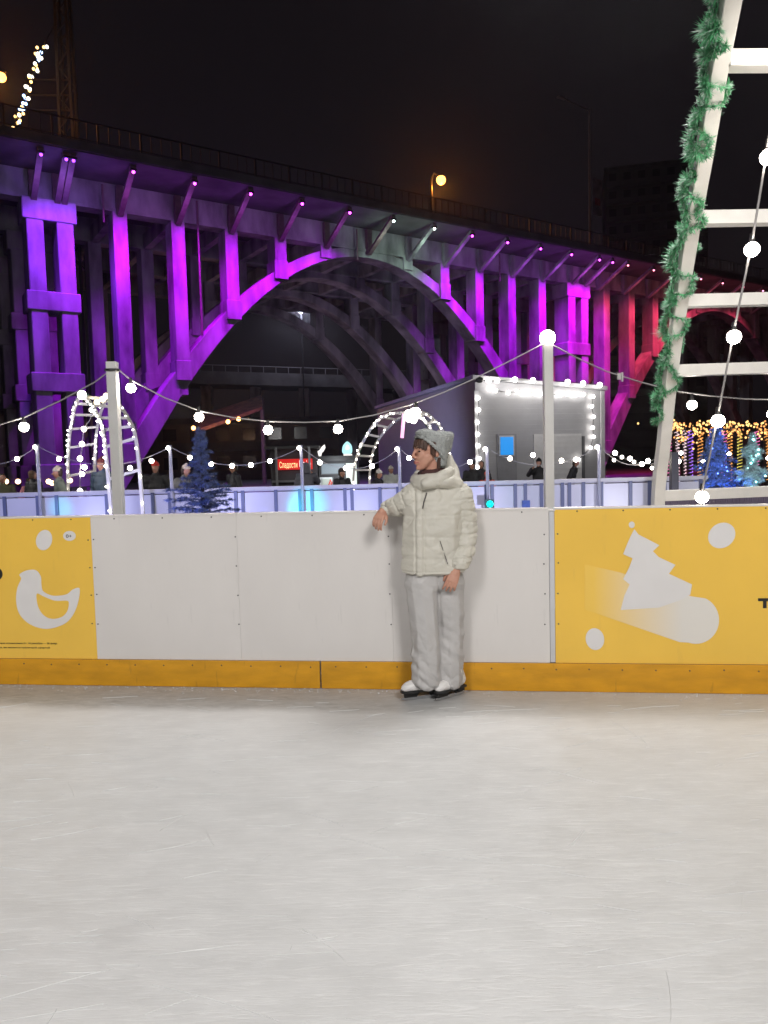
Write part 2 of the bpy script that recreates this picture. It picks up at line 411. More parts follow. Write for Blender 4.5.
decal([Rc(150, 250)] + [Rc(270, 278), Rc(510, 358)] + circ + [Rc(470, 512), Rc(150, 402)], 'slide_print', sl, br)
tree_p = [(318, 132), (332, 150), (402, 186), (380, 206), (400, 226), (456, 252), (434, 282), (512, 318), (506, 352), (470, 372), (400, 396), (272, 404), (284, 356), (302, 318), (280, 300), (300, 262), (312, 230), (280, 216), (296, 176), (308, 150)]
decal([Rc(*p) for p in tree_p], 'tree_print', print_wh, br, 0.0022)
decal([Rc(*p) for p in oval(309, 117, 10, 11, 0)], 'star_print', print_wh, br)
decal([Rc(*p) for p in oval(612, 153, 48, 41, -0.6)], 'oval_print', print_wh, br)
decal([Rc(*p) for p in oval(185, 502, 31, 37, -0.2)], 'oval_print', print_wh, br)
a = bpx(*Rc(734, 398), 0.001)
lt = MB(); c0 = (a - BA).dot(BE)
lt.box(bpt(c0 + 0.04, 0.062 - 0.009 + a.z, 0.0018), (0.08, 0.0016, 0.018), (BE, BN, ZV)); lt.box(bpt(c0 + 0.04, a.z + 0.022, 0.0018), (0.021, 0.0016, 0.044), (BE, BN, ZV)); lt.build('lettering', black_pr, br)

# ------------------------------------------------------------------ the woman by the boards
skin = mat('skin', (0.50, 0.27, 0.19), 0.5, 0.12, 18, 0.05, 60, dark=(0.45, 0.21, 0.145))
jacket_m = mat('cream_jacket', (0.56, 0.535, 0.465), 0.5, 0.06, 7, 0.16, 55)
pants_m = mat('grey_ski_trousers', (0.47, 0.455, 0.445), 0.62, 0.06, 9, 0.16, 50)
knit_m = mat('grey_knit', (0.36, 0.375, 0.365), 0.85, 0.22, 60, 0.7, 110, stretch=(1, 1, 0.5))
hair_m = mat('brown_hair', (0.07, 0.032, 0.02), 0.5, 0.5, 40, 0.5, 120, stretch=(1, 1, 0.15))
boot_m = mat('white_skate_leather', (0.72, 0.70, 0.68), 0.35, 0.05, 8, 0.1, 50)
sole_m = mat('black_sole', (0.015, 0.015, 0.016), 0.5)
steel_m = mat('blade_steel', (0.6, 0.6, 0.62), 0.25, 0.05, 10, metal=1.0)
lip_m = mat('lip', (0.42, 0.13, 0.11), 0.45); eye_m = mat('eye_dark', (0.03, 0.022, 0.02), 0.2); white_m = mat('eye_white', (0.6, 0.58, 0.56), 0.3)
wx = onz(433, 693, 0)
wu = bu(433, 640)
WO = bpt(wu, 0, 0.178)                         # between her feet, 20 cm in front of the boards
KW = (WO.y) / 4.62 * 1.022
W = thing('person', 'woman in cream puffer jacket and grey beanie leaning on the white boards', 'person', WO)
LEAN = 0.0
def V(*p): return Vector(p)
HD = V(-0.90, -0.43, 0).normalized(); HS = V(0.43, -0.90, 0).normalized()     # face direction, her left side (towards the camera)
HC = V(0.012, -0.01, 1.532)
def hp(f, s, z): return HC + HD * f + HS * s + ZV * z
def hull_head():
    H = []
    H.append([(hp(-0.02, 0, 0.02), 0.078), (hp(0.025, 0, 0.01), 0.072)])                       # skull
    for s in (-1, 1):
        H.append([(hp(0.03, 0.022 * s, -0.03), 0.046), (hp(0.055, 0.012 * s, -0.085), 0.024)])   # cheek to jaw
        H.append([(hp(0.068, 0.028 * s, -0.018), 0.026), (hp(0.072, 0.02 * s, -0.04), 0.022)])       # cheekbone
        H.append([(hp(0.078, 0.03 * s, 0.024), 0.0165), (hp(0.086, 0.012 * s, 0.025), 0.014)])      # brow
        H.append([(hp(-0.015, 0.073 * s, -0.012), (0.011, 0.011, 0.026)), (hp(-0.004, 0.071 * s, -0.024), 0.008)])   # ear
    H.append([(hp(0.01, 0, -0.05), 0.05), (hp(0.068, 0, -0.093), 0.021)])                       # chin
    H.append([(hp(0.084, 0, -0.098), 0.011), (hp(0.072, 0, -0.088), 0.018)])
    H.append([(hp(0.07, 0, -0.06), 0.03), (hp(0.082, 0, -0.058), 0.018)])                        # mouth mound
    H.append([(hp(0.092, 0, 0.018), 0.009), (hp(0.116, 0, -0.027), 0.0095)])                    # nose ridge
    H.append([(hp(0.108, 0, -0.031), 0.0085), (hp(0.094, 0.011, -0.035), 0.0085), (hp(0.094, -0.011, -0.035), 0.0085)])
    H.append([(hp(0.0995, 0.006, -0.059), 0.006), (hp(0.0995, -0.006, -0.059), 0.006)])
    H.append([(hp(0.097, 0.006, -0.0695), 0.0065), (hp(0.097, -0.006, -0.0695), 0.0065)])
    H.append([(hp(-0.02, 0, -0.05), 0.055), (V(0.02, 0.01, 1.36), 0.058)])                       # neck
    H.append([(V(0.02, 0.01, 1.38), 0.056), (V(0.03, 0.03, 1.27), 0.085)])
    return H
def finger(base, pts, r0, r1):
    H = []; P = [base] + pts
    for i in range(len(P) - 1):
        ra = r0 + (r1 - r0) * i / (len(P) - 1); rb = r0 + (r1 - r0) * (i + 1) / (len(P) - 1)
        H.append([(P[i], ra), (P[i + 1], rb)])
    return H
def hand(wrist, d, pn, th, curl, ln=0.17, splay=0.10):
    """d: wrist to knuckles, pn: the way the palm faces, th: towards the thumb side; curl bends the fingers into pn"""
    d, pn, th = d.normalized(), pn.normalized(), th.normalized(); H = []
    kn = wrist + d * (ln * 0.5)
    H.append([(wrist, (0.024, 0.024, 0.022)), (wrist + d * 0.03, 0.023)])
    H.append([(wrist + d * 0.022 + th * 0.012, 0.017), (wrist + d * 0.022 - th * 0.012, 0.017), (kn + th * 0.028, 0.0115), (kn - th * 0.028, 0.0105), (kn, 0.0125)])
    for i, (o, fl) in enumerate(((0.029, 0.92), (0.0098, 1.0), (-0.0098, 0.94), (-0.0285, 0.76))):
        b = kn + th * o; L_ = ln * 0.5 * fl; a = 0.0; p = b; pts = []
        for k, s in enumerate((0.45, 0.30, 0.25)):
            a += curl * (0.55, 1.0, 0.8)[k] * (1 + 0.12 * i)
            dv = (d * math.cos(a) + pn * math.sin(a) + th * (splay * (1.5 - i) * 0.5)).normalized(); p = p + dv * L_ * s; pts.append(p)
        H += finger(b, pts, 0.0092, 0.0068)
    tb = wrist + d * 0.028 + th * 0.02 + pn * 0.006
    H += finger(tb, [tb + d * 0.022 + th * 0.022 + pn * 0.008, tb + d * 0.048 + th * 0.03 + pn * 0.016, tb + d * 0.068 + th * 0.028 + pn * 0.022], 0.0125, 0.0078)
    return H
RW = V(-0.258, 0.10, 1.186); LW = V(0.165, -0.085, 0.835)
def limbs():
    H = []
    H.append([(V(0.03, 0.03, 1.25), (0.15, 0.08, 0.06)), (V(0.02, 0.02, 1.0), (0.13, 0.09, 0.08)), (V(0.012, 0.02, 0.84), (0.115, 0.085, 0.05))])
    H.append([(V(-0.11, 0.03, 1.24), 0.045), (V(-0.175, 0.10, 1.20), 0.038)]); H.append([(V(-0.175, 0.10, 1.20), 0.036), (RW, 0.022)])
    H.append([(V(0.185, 0.03, 1.24), 0.045), (V(0.215, 0.06, 1.03), 0.038)]); H.append([(V(0.215, 0.06, 1.03), 0.036), (LW, 0.024)])
    H.append([(V(-0.05, 0.01, 0.80), 0.08), (V(-0.036, -0.01, 0.43), 0.05)]); H.append([(V(-0.036, -0.01, 0.43), 0.05), (V(0.0, 0.01, 0.09), 0.036)])
    H.append([(V(0.09, 0.03, 0.80), 0.08), (V(0.12, 0.05, 0.43), 0.05)]); H.append([(V(0.12, 0.05, 0.43), 0.05), (V(0.125, 0.06, 0.09), 0.036)])
    H.append([(V(0.0, 0.01, 0.09), 0.032), (V(-0.14, -0.032, 0.083), 0.022)]); H.append([(V(0.135, 0.05, 0.09), 0.032), (V(0.06, -0.03, 0.083), 0.022)])
    return H
rh = hand(RW + V(-0.018, -0.016, -0.004), V(-0.42, -0.66, -0.72), V(0.15, 0.62, -0.75), V(0.86, -0.5, -0.1), 0.55, 0.158, 0.05)
lh = hand(LW + V(-0.005, -0.008, -0.012), V(-0.42, -0.25, -0.86), V(0.1, 0.95, -0.2), V(-0.9, 0.1, 0.4), 0.35, 0.16)
body = organic('body', hull_head() + limbs() + rh + lh, 0.0042, skin, W, 3, WO, 0, KW)
def wpart(name, hulls, vox, m, parent=W, sm=4, disp=None): return organic(name, hulls, vox, m, parent, sm, WO, 0, KW, disp)
for s in (1, -1):
    e = wpart('eye', [[(hp(0.0855, 0.031 * s, 0.0015), (0.0085, 0.0085, 0.0062))]], 0.0022, eye_m, body, 1)
    wpart('eyebrow', [[(hp(0.0985, 0.014 * s, 0.022), 0.0036), (hp(0.0915, 0.038 * s, 0.026), 0.003)]], 0.0016, hair_m, body, 1)
wpart('lips', [[(hp(0.1025, 0.008, -0.0605), 0.0044), (hp(0.1025, -0.008, -0.0605), 0.0044)], [(hp(0.1005, 0.008, -0.0685), 0.0046), (hp(0.1005, -0.008, -0.0685), 0.0046)],
               [(hp(0.1, 0.006, -0.0645), 0.004), (hp(0.088, 0.021, -0.0645), 0.0035)], [(hp(0.1, -0.006, -0.0645), 0.004), (hp(0.088, -0.021, -0.0645), 0.0035)]], 0.0018, lip_m, body, 1)
# hair: fringe under the hat, strands at the temple and behind the jaw
rs = random.Random(5); Hh = []
for i in range(26):
    a = -0.9 + 1.9 * i / 25
    f, s = 0.088 * math.cos(a), 0.076 * math.sin(a)
    dz = rs.uniform(-0.004, 0.012) - 0.02 * abs(a)
    Hh.append([(hp(f * 0.93 + 0.004, s * 0.95, 0.066), 0.009), (hp(f * 1.06 + 0.006, s * 1.05 + rs.uniform(-.004, .004), 0.03 + dz), 0.0048)])
for s in (1, -1):
    for i in range(4):
        x = 0.024 - 0.008 * i
        Hh.append([(hp(x, 0.072 * s, 0.05), 0.010), (hp(x + 0.004, 0.073 * s, -0.012 - 0.006 * i), 0.006)])
    Hh.append([(hp(-0.03, 0.066 * s, -0.04), 0.014), (hp(-0.03, 0.055 * s, -0.10), 0.012)])
wpart('hair', Hh, 0.0035, hair_m, W, 2)
def knit(co, n): return 0.0016 * math.sin(co.z * 520 + co.x * 40) + 0.003 * noise.noise(co * 22)
hat = wpart('beanie', [[(hp(0.03, 0, 0.112), (0.062, 0.074, 0.026)), (hp(-0.045, 0, 0.062), (0.085, 0.092, 0.066)), (hp(-0.074, 0, -0.068), (0.042, 0.084, 0.04))],
               [(hp(-0.03, 0, 0.085), (0.078, 0.078, 0.044)), (hp(-0.138, 0.02, 0.094), 0.025), (hp(-0.11, 0, 0.02), 0.042)]], 0.0045, knit_m, W, 4, knit)
def hr(a): return hp(0.085 * math.cos(a) - 0.006, 0.094 * math.sin(a), 0.008 + 0.086 * math.cos(a))
wpart('beanie_cuff', [[(hr(a), 0.0105), (hr(b), 0.0105)] for a, b in [(-2.35 + 4.7 * i / 20, -2.35 + 4.7 * (i + 1) / 20) for i in range(20)]], 0.0045, knit_m, hat, 2, knit)
wpart('scarf', [[(V(-0.015, -0.045, 1.39), 0.034), (V(0.05, -0.042, 1.40), 0.028)], [(V(0.05, -0.042, 1.40), 0.030), (V(0.08, 0.02, 1.42), 0.030)], [(V(-0.015, -0.045, 1.39), 0.034), (V(-0.03, 0.04, 1.39), 0.034)]],
      0.006, mat('brown_scarf', (0.06, 0.022, 0.02), 0.8, 0.3, 40, 0.4, 80), W, 3)
# puffer jacket
def quilt(co, n):
    d = 0.004 * noise.noise(co * 9) + 0.006 * noise.noise(Vector((co.x * 7, co.y * 7, co.z * 17))) + 0.0035 * noise.noise(Vector((co.x * 16 + co.z * 9, co.y * 14, co.z * 30)))
    zz = co.z + 0.012 * noise.noise(co * 5) + 0.05 * (co.x - 0.02) ** 2
    d += 0.007 * noise.noise(Vector((co.x * 6 + co.z * 5, co.y * 6, co.z * 9 - co.x * 6)) + Vector((3, 1, 7)))
    cr = noise.noise(Vector((co.x * 5 + co.z * 3, co.y * 5, co.z * 8 - co.x * 5)) + Vector((9, 2, 4))); d -= 0.0032 * math.exp(-(cr / 0.06) ** 2)
    cr = noise.noise(Vector((co.x * 9, co.y * 9, co.z * 16 + co.x * 5)) + Vector((1, 5, 4))); d -= 0.0018 * math.exp(-(cr / 0.06) ** 2)
    for zs in (0.885, 1.02, 1.15, 1.235):
        q = (zz - zs) / 0.009; d -= 0.0042 * math.exp(-q * q)
    return d
JB = [[(V(0.02, 0.015, 0.80), (0.208, 0.150, 0.025)), (V(0.022, 0.02, 1.00), (0.20, 0.150, 0.06)), (V(0.035, 0.025, 1.15), (0.198, 0.142, 0.08))],
      [(V(0.035, 0.025, 1.13), (0.194, 0.138, 0.08)), (V(-0.095, 0.035, 1.262), 0.08), (V(0.195, 0.04, 1.258), 0.082), (V(0.045, 0.03, 1.325), (0.11, 0.09, 0.055))]]
placket = lambda co: math.exp(-((co.x - (-0.065 + 0.0 * co.z)) / 0.006) ** 2) * (1 if co.y < 0 else 0)
def jdisp(co, n):
    d = quilt(co, n)
    if n.y < -0.2:
        xc = -0.068 + 0.05 * (co.z - 0.8) * 0.4
        d += 0.010 * math.exp(-((co.x - xc) / 0.022) ** 4) - 0.007 * (math.exp(-((co.x - xc - 0.026) / 0.005) ** 2) + math.exp(-((co.x - xc + 0.026) / 0.005) ** 2))
        # slanted pocket
        t_ = (co.z - 0.84) / 0.16
        if 0 < t_ < 1: d -= 0.008 * math.exp(-((co.x - (0.105 - 0.05 * t_)) / 0.005) ** 2)
    if co.z < 0.815: d -= 0.006 * math.exp(-((co.z - 0.808) / 0.006) ** 2)
    return d
jk = wpart('jacket', JB, 0.0065, jacket_m, W, 5, jdisp)
def sdisp(ax0, ax1, period):
    A, B = Vector(ax0), Vector(ax1); D = (B - A).normalized()
    def f(co, n):
        t_ = (co - A).dot(D) + 0.012 * noise.noise(co * 8)
        q = (t_ % period) / period - 0.5
        cr = noise.noise(Vector((co.x * 9 + co.z * 7, co.y * 9, co.z * 22 - co.x * 9)))
        return -0.008 * math.exp(-(q / 0.09) ** 2) - 0.006 * math.exp(-(cr / 0.07) ** 2) + 0.005 * noise.noise(co * 14) + 0.004 * noise.noise(Vector((co.x * 12, co.y * 12, co.z * 34)))
    return f
wpart('sleeve', [[(V(-0.10, 0.035, 1.25), 0.086), (V(-0.185, 0.075, 1.20), 0.072)], [(V(-0.185, 0.075, 1.20), 0.072), (RW + V(0.02, 0, 0.006), 0.054)], [(RW + V(0.03, 0, 0.003), 0.056), (RW + V(0.0, -0.004, 0), 0.047)]],
      0.006, jacket_m, jk, 4, sdisp((-0.1, 0.03, 1.26), RW, 0.07))
wpart('sleeve', [[(V(0.19, 0.04, 1.25), 0.094), (V(0.222, 0.045, 1.05), 0.09)], [(V(0.222, 0.045, 1.05), 0.09), (V(0.20, -0.02, 0.91), 0.08)], [(V(0.20, -0.02, 0.91), 0.078), (LW + V(0.01, 0.01, 0.022), 0.064)]],
      0.006, jacket_m, jk, 4, sdisp((0.18, 0.04, 1.27), (0.19, 0.0, 0.8), 0.072))
for pts in (((V(0.165, -0.07, 0.862)), 0.05), ):
    wpart('cuff', [[(LW + V(0.004, 0.004, 0.012), (0.054, 0.05, 0.012))]], 0.005, mat('dark_cuff_fabric', (0.2, 0.19, 0.18), 0.7), jk, 1)  # plain dark grey fabric closing the sleeve end
wpart('cuff', [[(RW + V(-0.008, -0.006, 0), (0.03, 0.036, 0.036))]], 0.005, MATS['dark_cuff_fabric'], jk, 1)
# stand-up collar and the hood lying behind the neck
ring = [V(0.028 + 0.108 * math.cos(a), 0.015 + 0.10 * math.sin(a), 1.378 + 0.02 * math.sin(a) + 0.022 * math.cos(a)) for a in [2 * PI * k / 14 for k in range(15)]]
CO = [[(ring[i], (0.03, 0.03, 0.048)), (ring[i + 1], (0.03, 0.03, 0.048))] for i in range(14)]
wpart('collar', CO, 0.006, jacket_m, jk, 3, lambda co, n: 0.006 * noise.noise(co * 12) + 0.005 * noise.noise(Vector((co.x * 10, co.y * 10, co.z * 40))))
HO = [[(V(0.02, 0.09, 1.34), (0.11, 0.05, 0.05)), (V(0.16, 0.04, 1.34), (0.055, 0.06, 0.05)), (V(0.145, 0.07, 1.43), (0.045, 0.04, 0.045)), (V(0.06, 0.10, 1.44), 0.034)],
      [(V(0.145, 0.06, 1.42), 0.042), (V(0.14, 0.055, 1.495), 0.026)], [(V(0.17, 0.02, 1.325), 0.055), (V(0.10, -0.055, 1.35), 0.042)], [(V(0.10, -0.055, 1.35), 0.042), (V(-0.02, -0.085, 1.345), 0.034)]]
wpart('hood', HO, 0.006, jacket_m, jk, 4, lambda co, n: 0.008 * noise.noise(co * 11) + 0.005 * noise.noise(co * 25))
def on_jacket(x, z):
    bv = BVHTree.FromObject(jk, bpy.context.evaluated_depsgraph_get()); o = ORI[jk]
    h = bv.ray_cast(Vector((x * KW, -1, z * KW)), Vector((0, 1, 0))); return WO + (h[0] if h[0] else Vector((x * KW, -0.13 * KW, z * KW)))
bpy.context.view_layer.update()
zip_m = mat('dark_zip', (0.10, 0.09, 0.085), 0.5)
MB().tube([on_jacket(x, z) + V(0, -0.001, 0) for x, z in ((-0.012, 1.285), (-0.022, 1.255), (-0.032, 1.225), (-0.040, 1.19))], 0.0048, 6).build('zip', zip_m, jk)
MB().tube([on_jacket(x, z) for x, z in ((0.058, 0.995), (0.072, 0.95), (0.088, 0.90), (0.102, 0.855))], 0.0028, 6).build('pocket_zip', zip_m, jk)
# trousers
def tfold(co, n):
    d = 0.006 * noise.noise(Vector((co.x * 8, co.y * 8, co.z * 5))) + 0.005 * noise.noise(Vector((co.x * 14 + co.z * 10, co.y * 14, co.z * 12 - co.x * 8)))
    d -= 0.012 * math.exp(-((co.x - 0.048 - 0.02 * (0.8 - co.z)) / 0.008) ** 2) if n.y < 0.3 and co.z < 0.8 else 0
    low = max(0, 0.5 - co.z)
    cr = noise.noise(Vector((co.x * 6 + co.z * 5, co.y * 6, co.z * 4 - co.x * 9)) + Vector((4, 4, 4))); d -= (0.0015 + 0.009 * low) * math.exp(-(cr / 0.08) ** 2)
    cr = noise.noise(Vector((co.x * 8 - co.z * 6, co.y * 8, co.z * 12 + co.x * 9))); d -= (0.0006 + 0.009 * low) * math.exp(-(cr / 0.08) ** 2)
    d += 0.015 * (0.2 + low * 1.6) * noise.noise(Vector((co.x * 9 + co.z * 8, co.y * 9, co.z * 22 + co.x * 14)))
    return d
wpart('trousers', [[(V(0.012, 0.02, 0.83), (0.15, 0.12, 0.05)), (V(-0.058, 0.01, 0.72), (0.108, 0.105, 0.06)), (V(0.118, 0.03, 0.72), (0.106, 0.105, 0.06))],
                   [(V(-0.056, 0.005, 0.74), (0.106, 0.105, 0.06)), (V(-0.034, -0.012, 0.43), (0.092, 0.10, 0.05))], [(V(-0.034, -0.012, 0.43), (0.092, 0.10, 0.05)), (V(-0.030, -0.005, 0.10), (0.103, 0.11, 0.05))],
                   [(V(0.116, 0.045, 0.74), (0.104, 0.105, 0.06)), (V(0.126, 0.055, 0.43), (0.085, 0.095, 0.05))], [(V(0.126, 0.055, 0.43), (0.085, 0.095, 0.05)), (V(0.112, 0.05, 0.085), (0.092, 0.112, 0.05))]],
      0.0065, pants_m, W, 3, tfold)
# skates
def skate(heel, toe, parent):
    d = (toe - heel).normalized(); s = V(-d.y, d.x, 0)
    b = wpart('skate', [[(heel + ZV * 0.105, 0.043), (heel + d * 0.05 + ZV * 0.20, 0.05)], [(heel + ZV * 0.10, 0.04), (heel + d * 0.10 + ZV * 0.10, 0.045), (heel + d * 0.06 + ZV * 0.16, 0.046)],
                    [(heel + d * 0.09 + ZV * 0.098, 0.046), (toe - d * 0.04 + ZV * 0.088, (0.04, 0.04, 0.032)), (toe - d * 0.02 + ZV * 0.08, (0.032, 0.032, 0.022))]], 0.0055, boot_m, parent, 3)
    def tw(p): return WO + Vector(p) * KW
    so = MB(); n = 10; L_ = (toe - heel).length
    pts = [(-0.035, 0.030), (0.02, 0.036), (0.09, 0.030), (0.16, 0.040), (L_ - 0.02, 0.034), (L_ + 0.012, 0.012)]
    poly = [tw(heel + d * a + s * w_ + ZV * 0.052) for a, w_ in pts] + [tw(heel + d * a - s * w_ + ZV * 0.052) for a, w_ in pts[::-1]]
    so.prism(poly, ZV * 0.014); so.box(tw(heel + d * 0.005 + ZV * 0.043), (0.055, 0.05, 0.022), (d, s, ZV)); so.build('sole', sole_m, b, bevel=0.003)
    bl_ = MB(); pr = [(-0.04, 0.016), (-0.035, 0.004), (0.0, 0.0005), (L_ * 0.5, 0.0), (L_ - 0.02, 0.002), (L_ + 0.015, 0.014), (L_ + 0.01, 0.024), (-0.03, 0.022)]
    bl_.prism([tw(heel + d * a + ZV * z - s * 0.002) for a, z in pr], s * 0.004); bl_.build('blade', steel_m, b)
    hp_ = MB()
    for a0, a1, b0, b1 in ((-0.03, 0.05, -0.02, 0.035), (L_ - 0.11, L_ - 0.005, L_ - 0.09, L_ - 0.01)):
        hp_.prism([tw(heel + d * x + ZV * z - s * 0.006) for x, z in ((b0, 0.02), (b1, 0.02), (a1, 0.054), (a0, 0.054))], s * 0.012)
    hp_.build('blade_holder', sole_m, b)
skate(V(0.02, 0.02, 0), V(-0.185, -0.045, 0), W)
skate(V(0.175, 0.055, 0), V(0.022, -0.068, 0), W)

# ------------------------------------------------------------------ rink lighting: floodlights on masts outside the frame
def floodlight(loc, aim, power, label, cone=75, col=(1, 0.978, 0.96), r=1.5, mast=True, blend=0.8):
    loc, aim = Vector(loc), Vector(aim); f = thing('floodlight_mast', label, 'floodlight', (loc.x, loc.y, 0), 'rink floodlights')
    d = (aim - loc).normalized(); sd = d.cross(ZV).normalized(); up = sd.cross(d)
    if mast: MB().tube([(loc.x, loc.y, 0), (loc.x, loc.y, loc.z + 0.3)], [0.09, 0.06], 12).build('pole', alu, f)
    else:                                    # hung on a span wire between two tall masts
        for x in (-9, 9): MB().tube([(x, loc.y, 0), (x, loc.y, loc.z + 0.6)], [0.09, 0.06], 12).build('pole', alu, f)
        MB().tube([(-9, loc.y, loc.z + 0.5), (loc.x, loc.y, loc.z + 0.2), (9, loc.y, loc.z + 0.5)], 0.008, 6).build('span_wire', sole_m, f)
    MB().box(loc - d * 0.14, (0.62, 0.42, 0.12), (sd, up, d)).build('housing', sole_m, f, bevel=0.02)
    lamp('flood', 'SPOT', loc + d * 0.1, power, col, f, r, aim, cone, blend)
floodlight((3.6, -6.5, 8), (0.6, 4.0, 0), 3500, 'floodlight mast right behind the photographer', 130)
floodlight((-4.5, -5.5, 8), (-0.5, 3.2, 0), 2400, 'floodlight mast left behind the photographer', 80)
floodlight((2.4, 6.7, 7.4), (0.6, 2.4, 0), 1250, 'overhead floodlight beyond the boards lighting the ice', 120, mast=False, r=1.1)

# ------------------------------------------------------------------ the arched road bridge
BM = Vector((1.896, 49.786, 0)); BD = Vector((0.8375, 0.5464, 0)).normalized(); BO = Vector((-BD.y, BD.x, 0))     # along the bridge / away from the rink
def br_pt(s, o, z): return BM + BD * s + BO * o + ZV * z
concrete = mat('bridge_concrete', (0.37, 0.36, 0.35), 0.85, 0.5, 0.9, 0.6, 3.5, dark=(0.10, 0.097, 0.094), stretch=(1, 1, 0.35))
asph = mat('dark_concrete', (0.085, 0.082, 0.08), 0.9, 0.4, 0.8, 0.3, 4)
dark_metal = mat('dark_metal', (0.016, 0.016, 0.017), 0.5, 0.2, 5)
rust = mat('painted_bracket', (0.16, 0.10, 0.10), 0.6, 0.3, 4)
BR = thing('arch_bridge', 'long concrete arch bridge lit purple and red by its own lamps', 'bridge', br_pt(-3, 6, 0))
AX = (BD, BO, ZV)
BAY, SC = 3.07, -3.0                            # column spacing, middle of the main arch
RIBS = (0, 6, 12, 18)
def up_z(u): return 15.1 - 0.0515 * u * u
def lo_z(u): return 14.5 - 0.0585 * u * u if abs(u) < 12.4 else 14.5 - 0.0585 * 12.4 ** 2 - (abs(u) - 12.4) * 1.55
MB().box(br_pt(20, 8.6, 16.42), (170, 23.8, 0.24), AX).build('deck', asph, BR)
MB().box(br_pt(20, -3.3, 16.56), (170, 0.16, 0.42), AX).build('deck_edge', asph, BR)
for o in RIBS:
    MB().box(br_pt(20, o + 0.35, 15.64), (170, 0.7, 1.28), AX).box(br_pt(20, o + 0.35, 14.94), (170, 0.86, 0.14), AX).build('girder', concrete, BR)
def arch(cs, o, w_=1.15, half=17.2):
    m = MB(); n = 44; ring = []
    for i in range(n + 1):
        u = -half + 2 * half * i / n
        ring.append([br_pt(cs + u, o, up_z(u)), br_pt(cs + u, o + w_, up_z(u)), br_pt(cs + u, o + w_, lo_z(u)), br_pt(cs + u, o, lo_z(u))])
    vs = [p for q in ring for p in q]; fs = []
    for i in range(n):
        for k in range(4): fs.append((4 * i + k, 4 * i + (k + 1) % 4, 4 * i + 4 + (k + 1) % 4, 4 * i + 4 + k))
    m.add(vs, fs + [(0, 1, 2, 3), (4 * n, 4 * n + 1, 4 * n + 2, 4 * n + 3)])
    m.build('arch_rib', concrete, BR, bevel=0.03, seg=1)
def column(s, o, z0, z1, w_=0.75, d=1.1, foot=True, parent=BR):
    m = MB().box(br_pt(s, o + d / 2, (z0 + z1) / 2), (w_, d, z1 - z0), AX)
    if foot and z1 - z0 > 2: m.box(br_pt(s, o + d / 2 - 0.003, z0 + 0.55), (w_ + 0.12, d + 0.08, 1.1 + 0.0), AX)
    m.build('column', concrete, BR, bevel=0.03, seg=1)
for cs, ribs in ((SC, RIBS), (SC + 37.9, (0, 6, 12))):
    for o in ribs: arch(cs, o)
    for o in ribs:
        for k in range(-5, 6):
            u = k * BAY
            if abs(k) < 1 or (o > 6 and k % 2): continue
            z0 = up_z(u) - 0.35 - 0.058 * abs(u)
            if 14.88 - z0 > 0.5: column(cs + u, o - 0.1, z0, 14.88)
def pier(s0, s1, o):
    m = MB()
    for s in (s0, s1): m.box(br_pt(s, o + 0.6, 7.0), (0.78, 1.5, 15.8), AX)
    c = (s0 + s1) / 2; wd = s1 - s0
    for z, h in ((14.35, 1.05), (9.9, 0.95), (5.9, 0.95), (1.2, 1.2)): m.box(br_pt(c, o + 0.6, z), (wd + 1.12, 1.62, h), AX)
    m.build('pier', concrete, BR, bevel=0.04, seg=1)
for o in RIBS:
    pier(-22.5, -21.1, o - 0.15); pier(15.3, 16.75, o - 0.15)
for s in (-25.6, -28.7, -31.8):
    for o in (0, 6): column(s, o - 0.1, 0, 14.88)
for s in [SC + k * BAY for k in range(-7, 19)]:          # cross girders under the deck
    if -22 < s < 50: MB().box(br_pt(s, 9, 15.3), (0.4, 18, 0.9), AX).build('cross_girder', concrete, BR)
for s in (-22.0, -15.3, 9.3, 16.0): MB().box(br_pt(s, 9, 5.9), (0.5, 18, 0.8), AX).build('cross_girder', concrete, BR)
# raking brackets under the footway, each carrying a lamp
mag, vio, grn, red = (0.47, 0.0, 1.0), (0.24, 0.02, 1.0), (0.62, 1.0, 0.80), (1.0, 0.05, 0.16)
for k in range(-7, 16):
    s = SC + k * BAY + 0.0
    ss = {-7: (-22.5, -21.1), 6: (15.3, 16.75)}.get(k, (s,))
    for s in ss:
        b = MB(); b.bar(br_pt(s, -0.15, 14.7), br_pt(s, -3.0, 16.24), 0.17, 0.27, BD); b.box(br_pt(s, -0.14, 15.45), (0.34, 0.28, 1.5), AX)
        b.build('bracket', rust if k < 1 else concrete, BR)
        c = vio if s < -20.5 else mag if s < -4 else grn if s < 1.5 else mag if s < 13 else (0.66, 0.0, 1.0) if s < 17 else red
        tip = br_pt(s, -3.0, 16.02)
        lp = MB().box(tip + ZV * 0.02, (0.3, 0.22, 0.1), AX).build('lamp_housing', dark_metal, BR, bevel=0.02)
        lens = {mag: glow('magenta_lens', (0.75, 0.05, 1), 14), vio: glow('violet_lens', (0.3, 0.05, 1), 6), grn: glow('green_white_lens', (0.8, 1, 0.9), 14), red: glow('red_lens', (1, 0.25, 0.4), 5)}.get(c, glow('magenta_lens', (0.75, 0.05, 1), 14))
        MB().ball(tip - ZV * 0.07, 0.075, 8, 6).build('lens', lens, lp, True)
        if k < 14:
            wt = 0.12 if c == grn else 0.45 if s < -20.5 else 0.5 if c == red else 1.0
            lamp('lamp', 'SPOT', tip - ZV * 0.16, 5300 * wt, c, lp, 0.1, br_pt(s, 0.0, 9.6), 96, 1.0)
            lamp('spill', 'POINT', tip - ZV * 1.3 + BO * 0.9, (20 if c == red else 40) if c != grn else 55, tuple(0.88 * v + 0.12 for v in c), lp, 0.15)
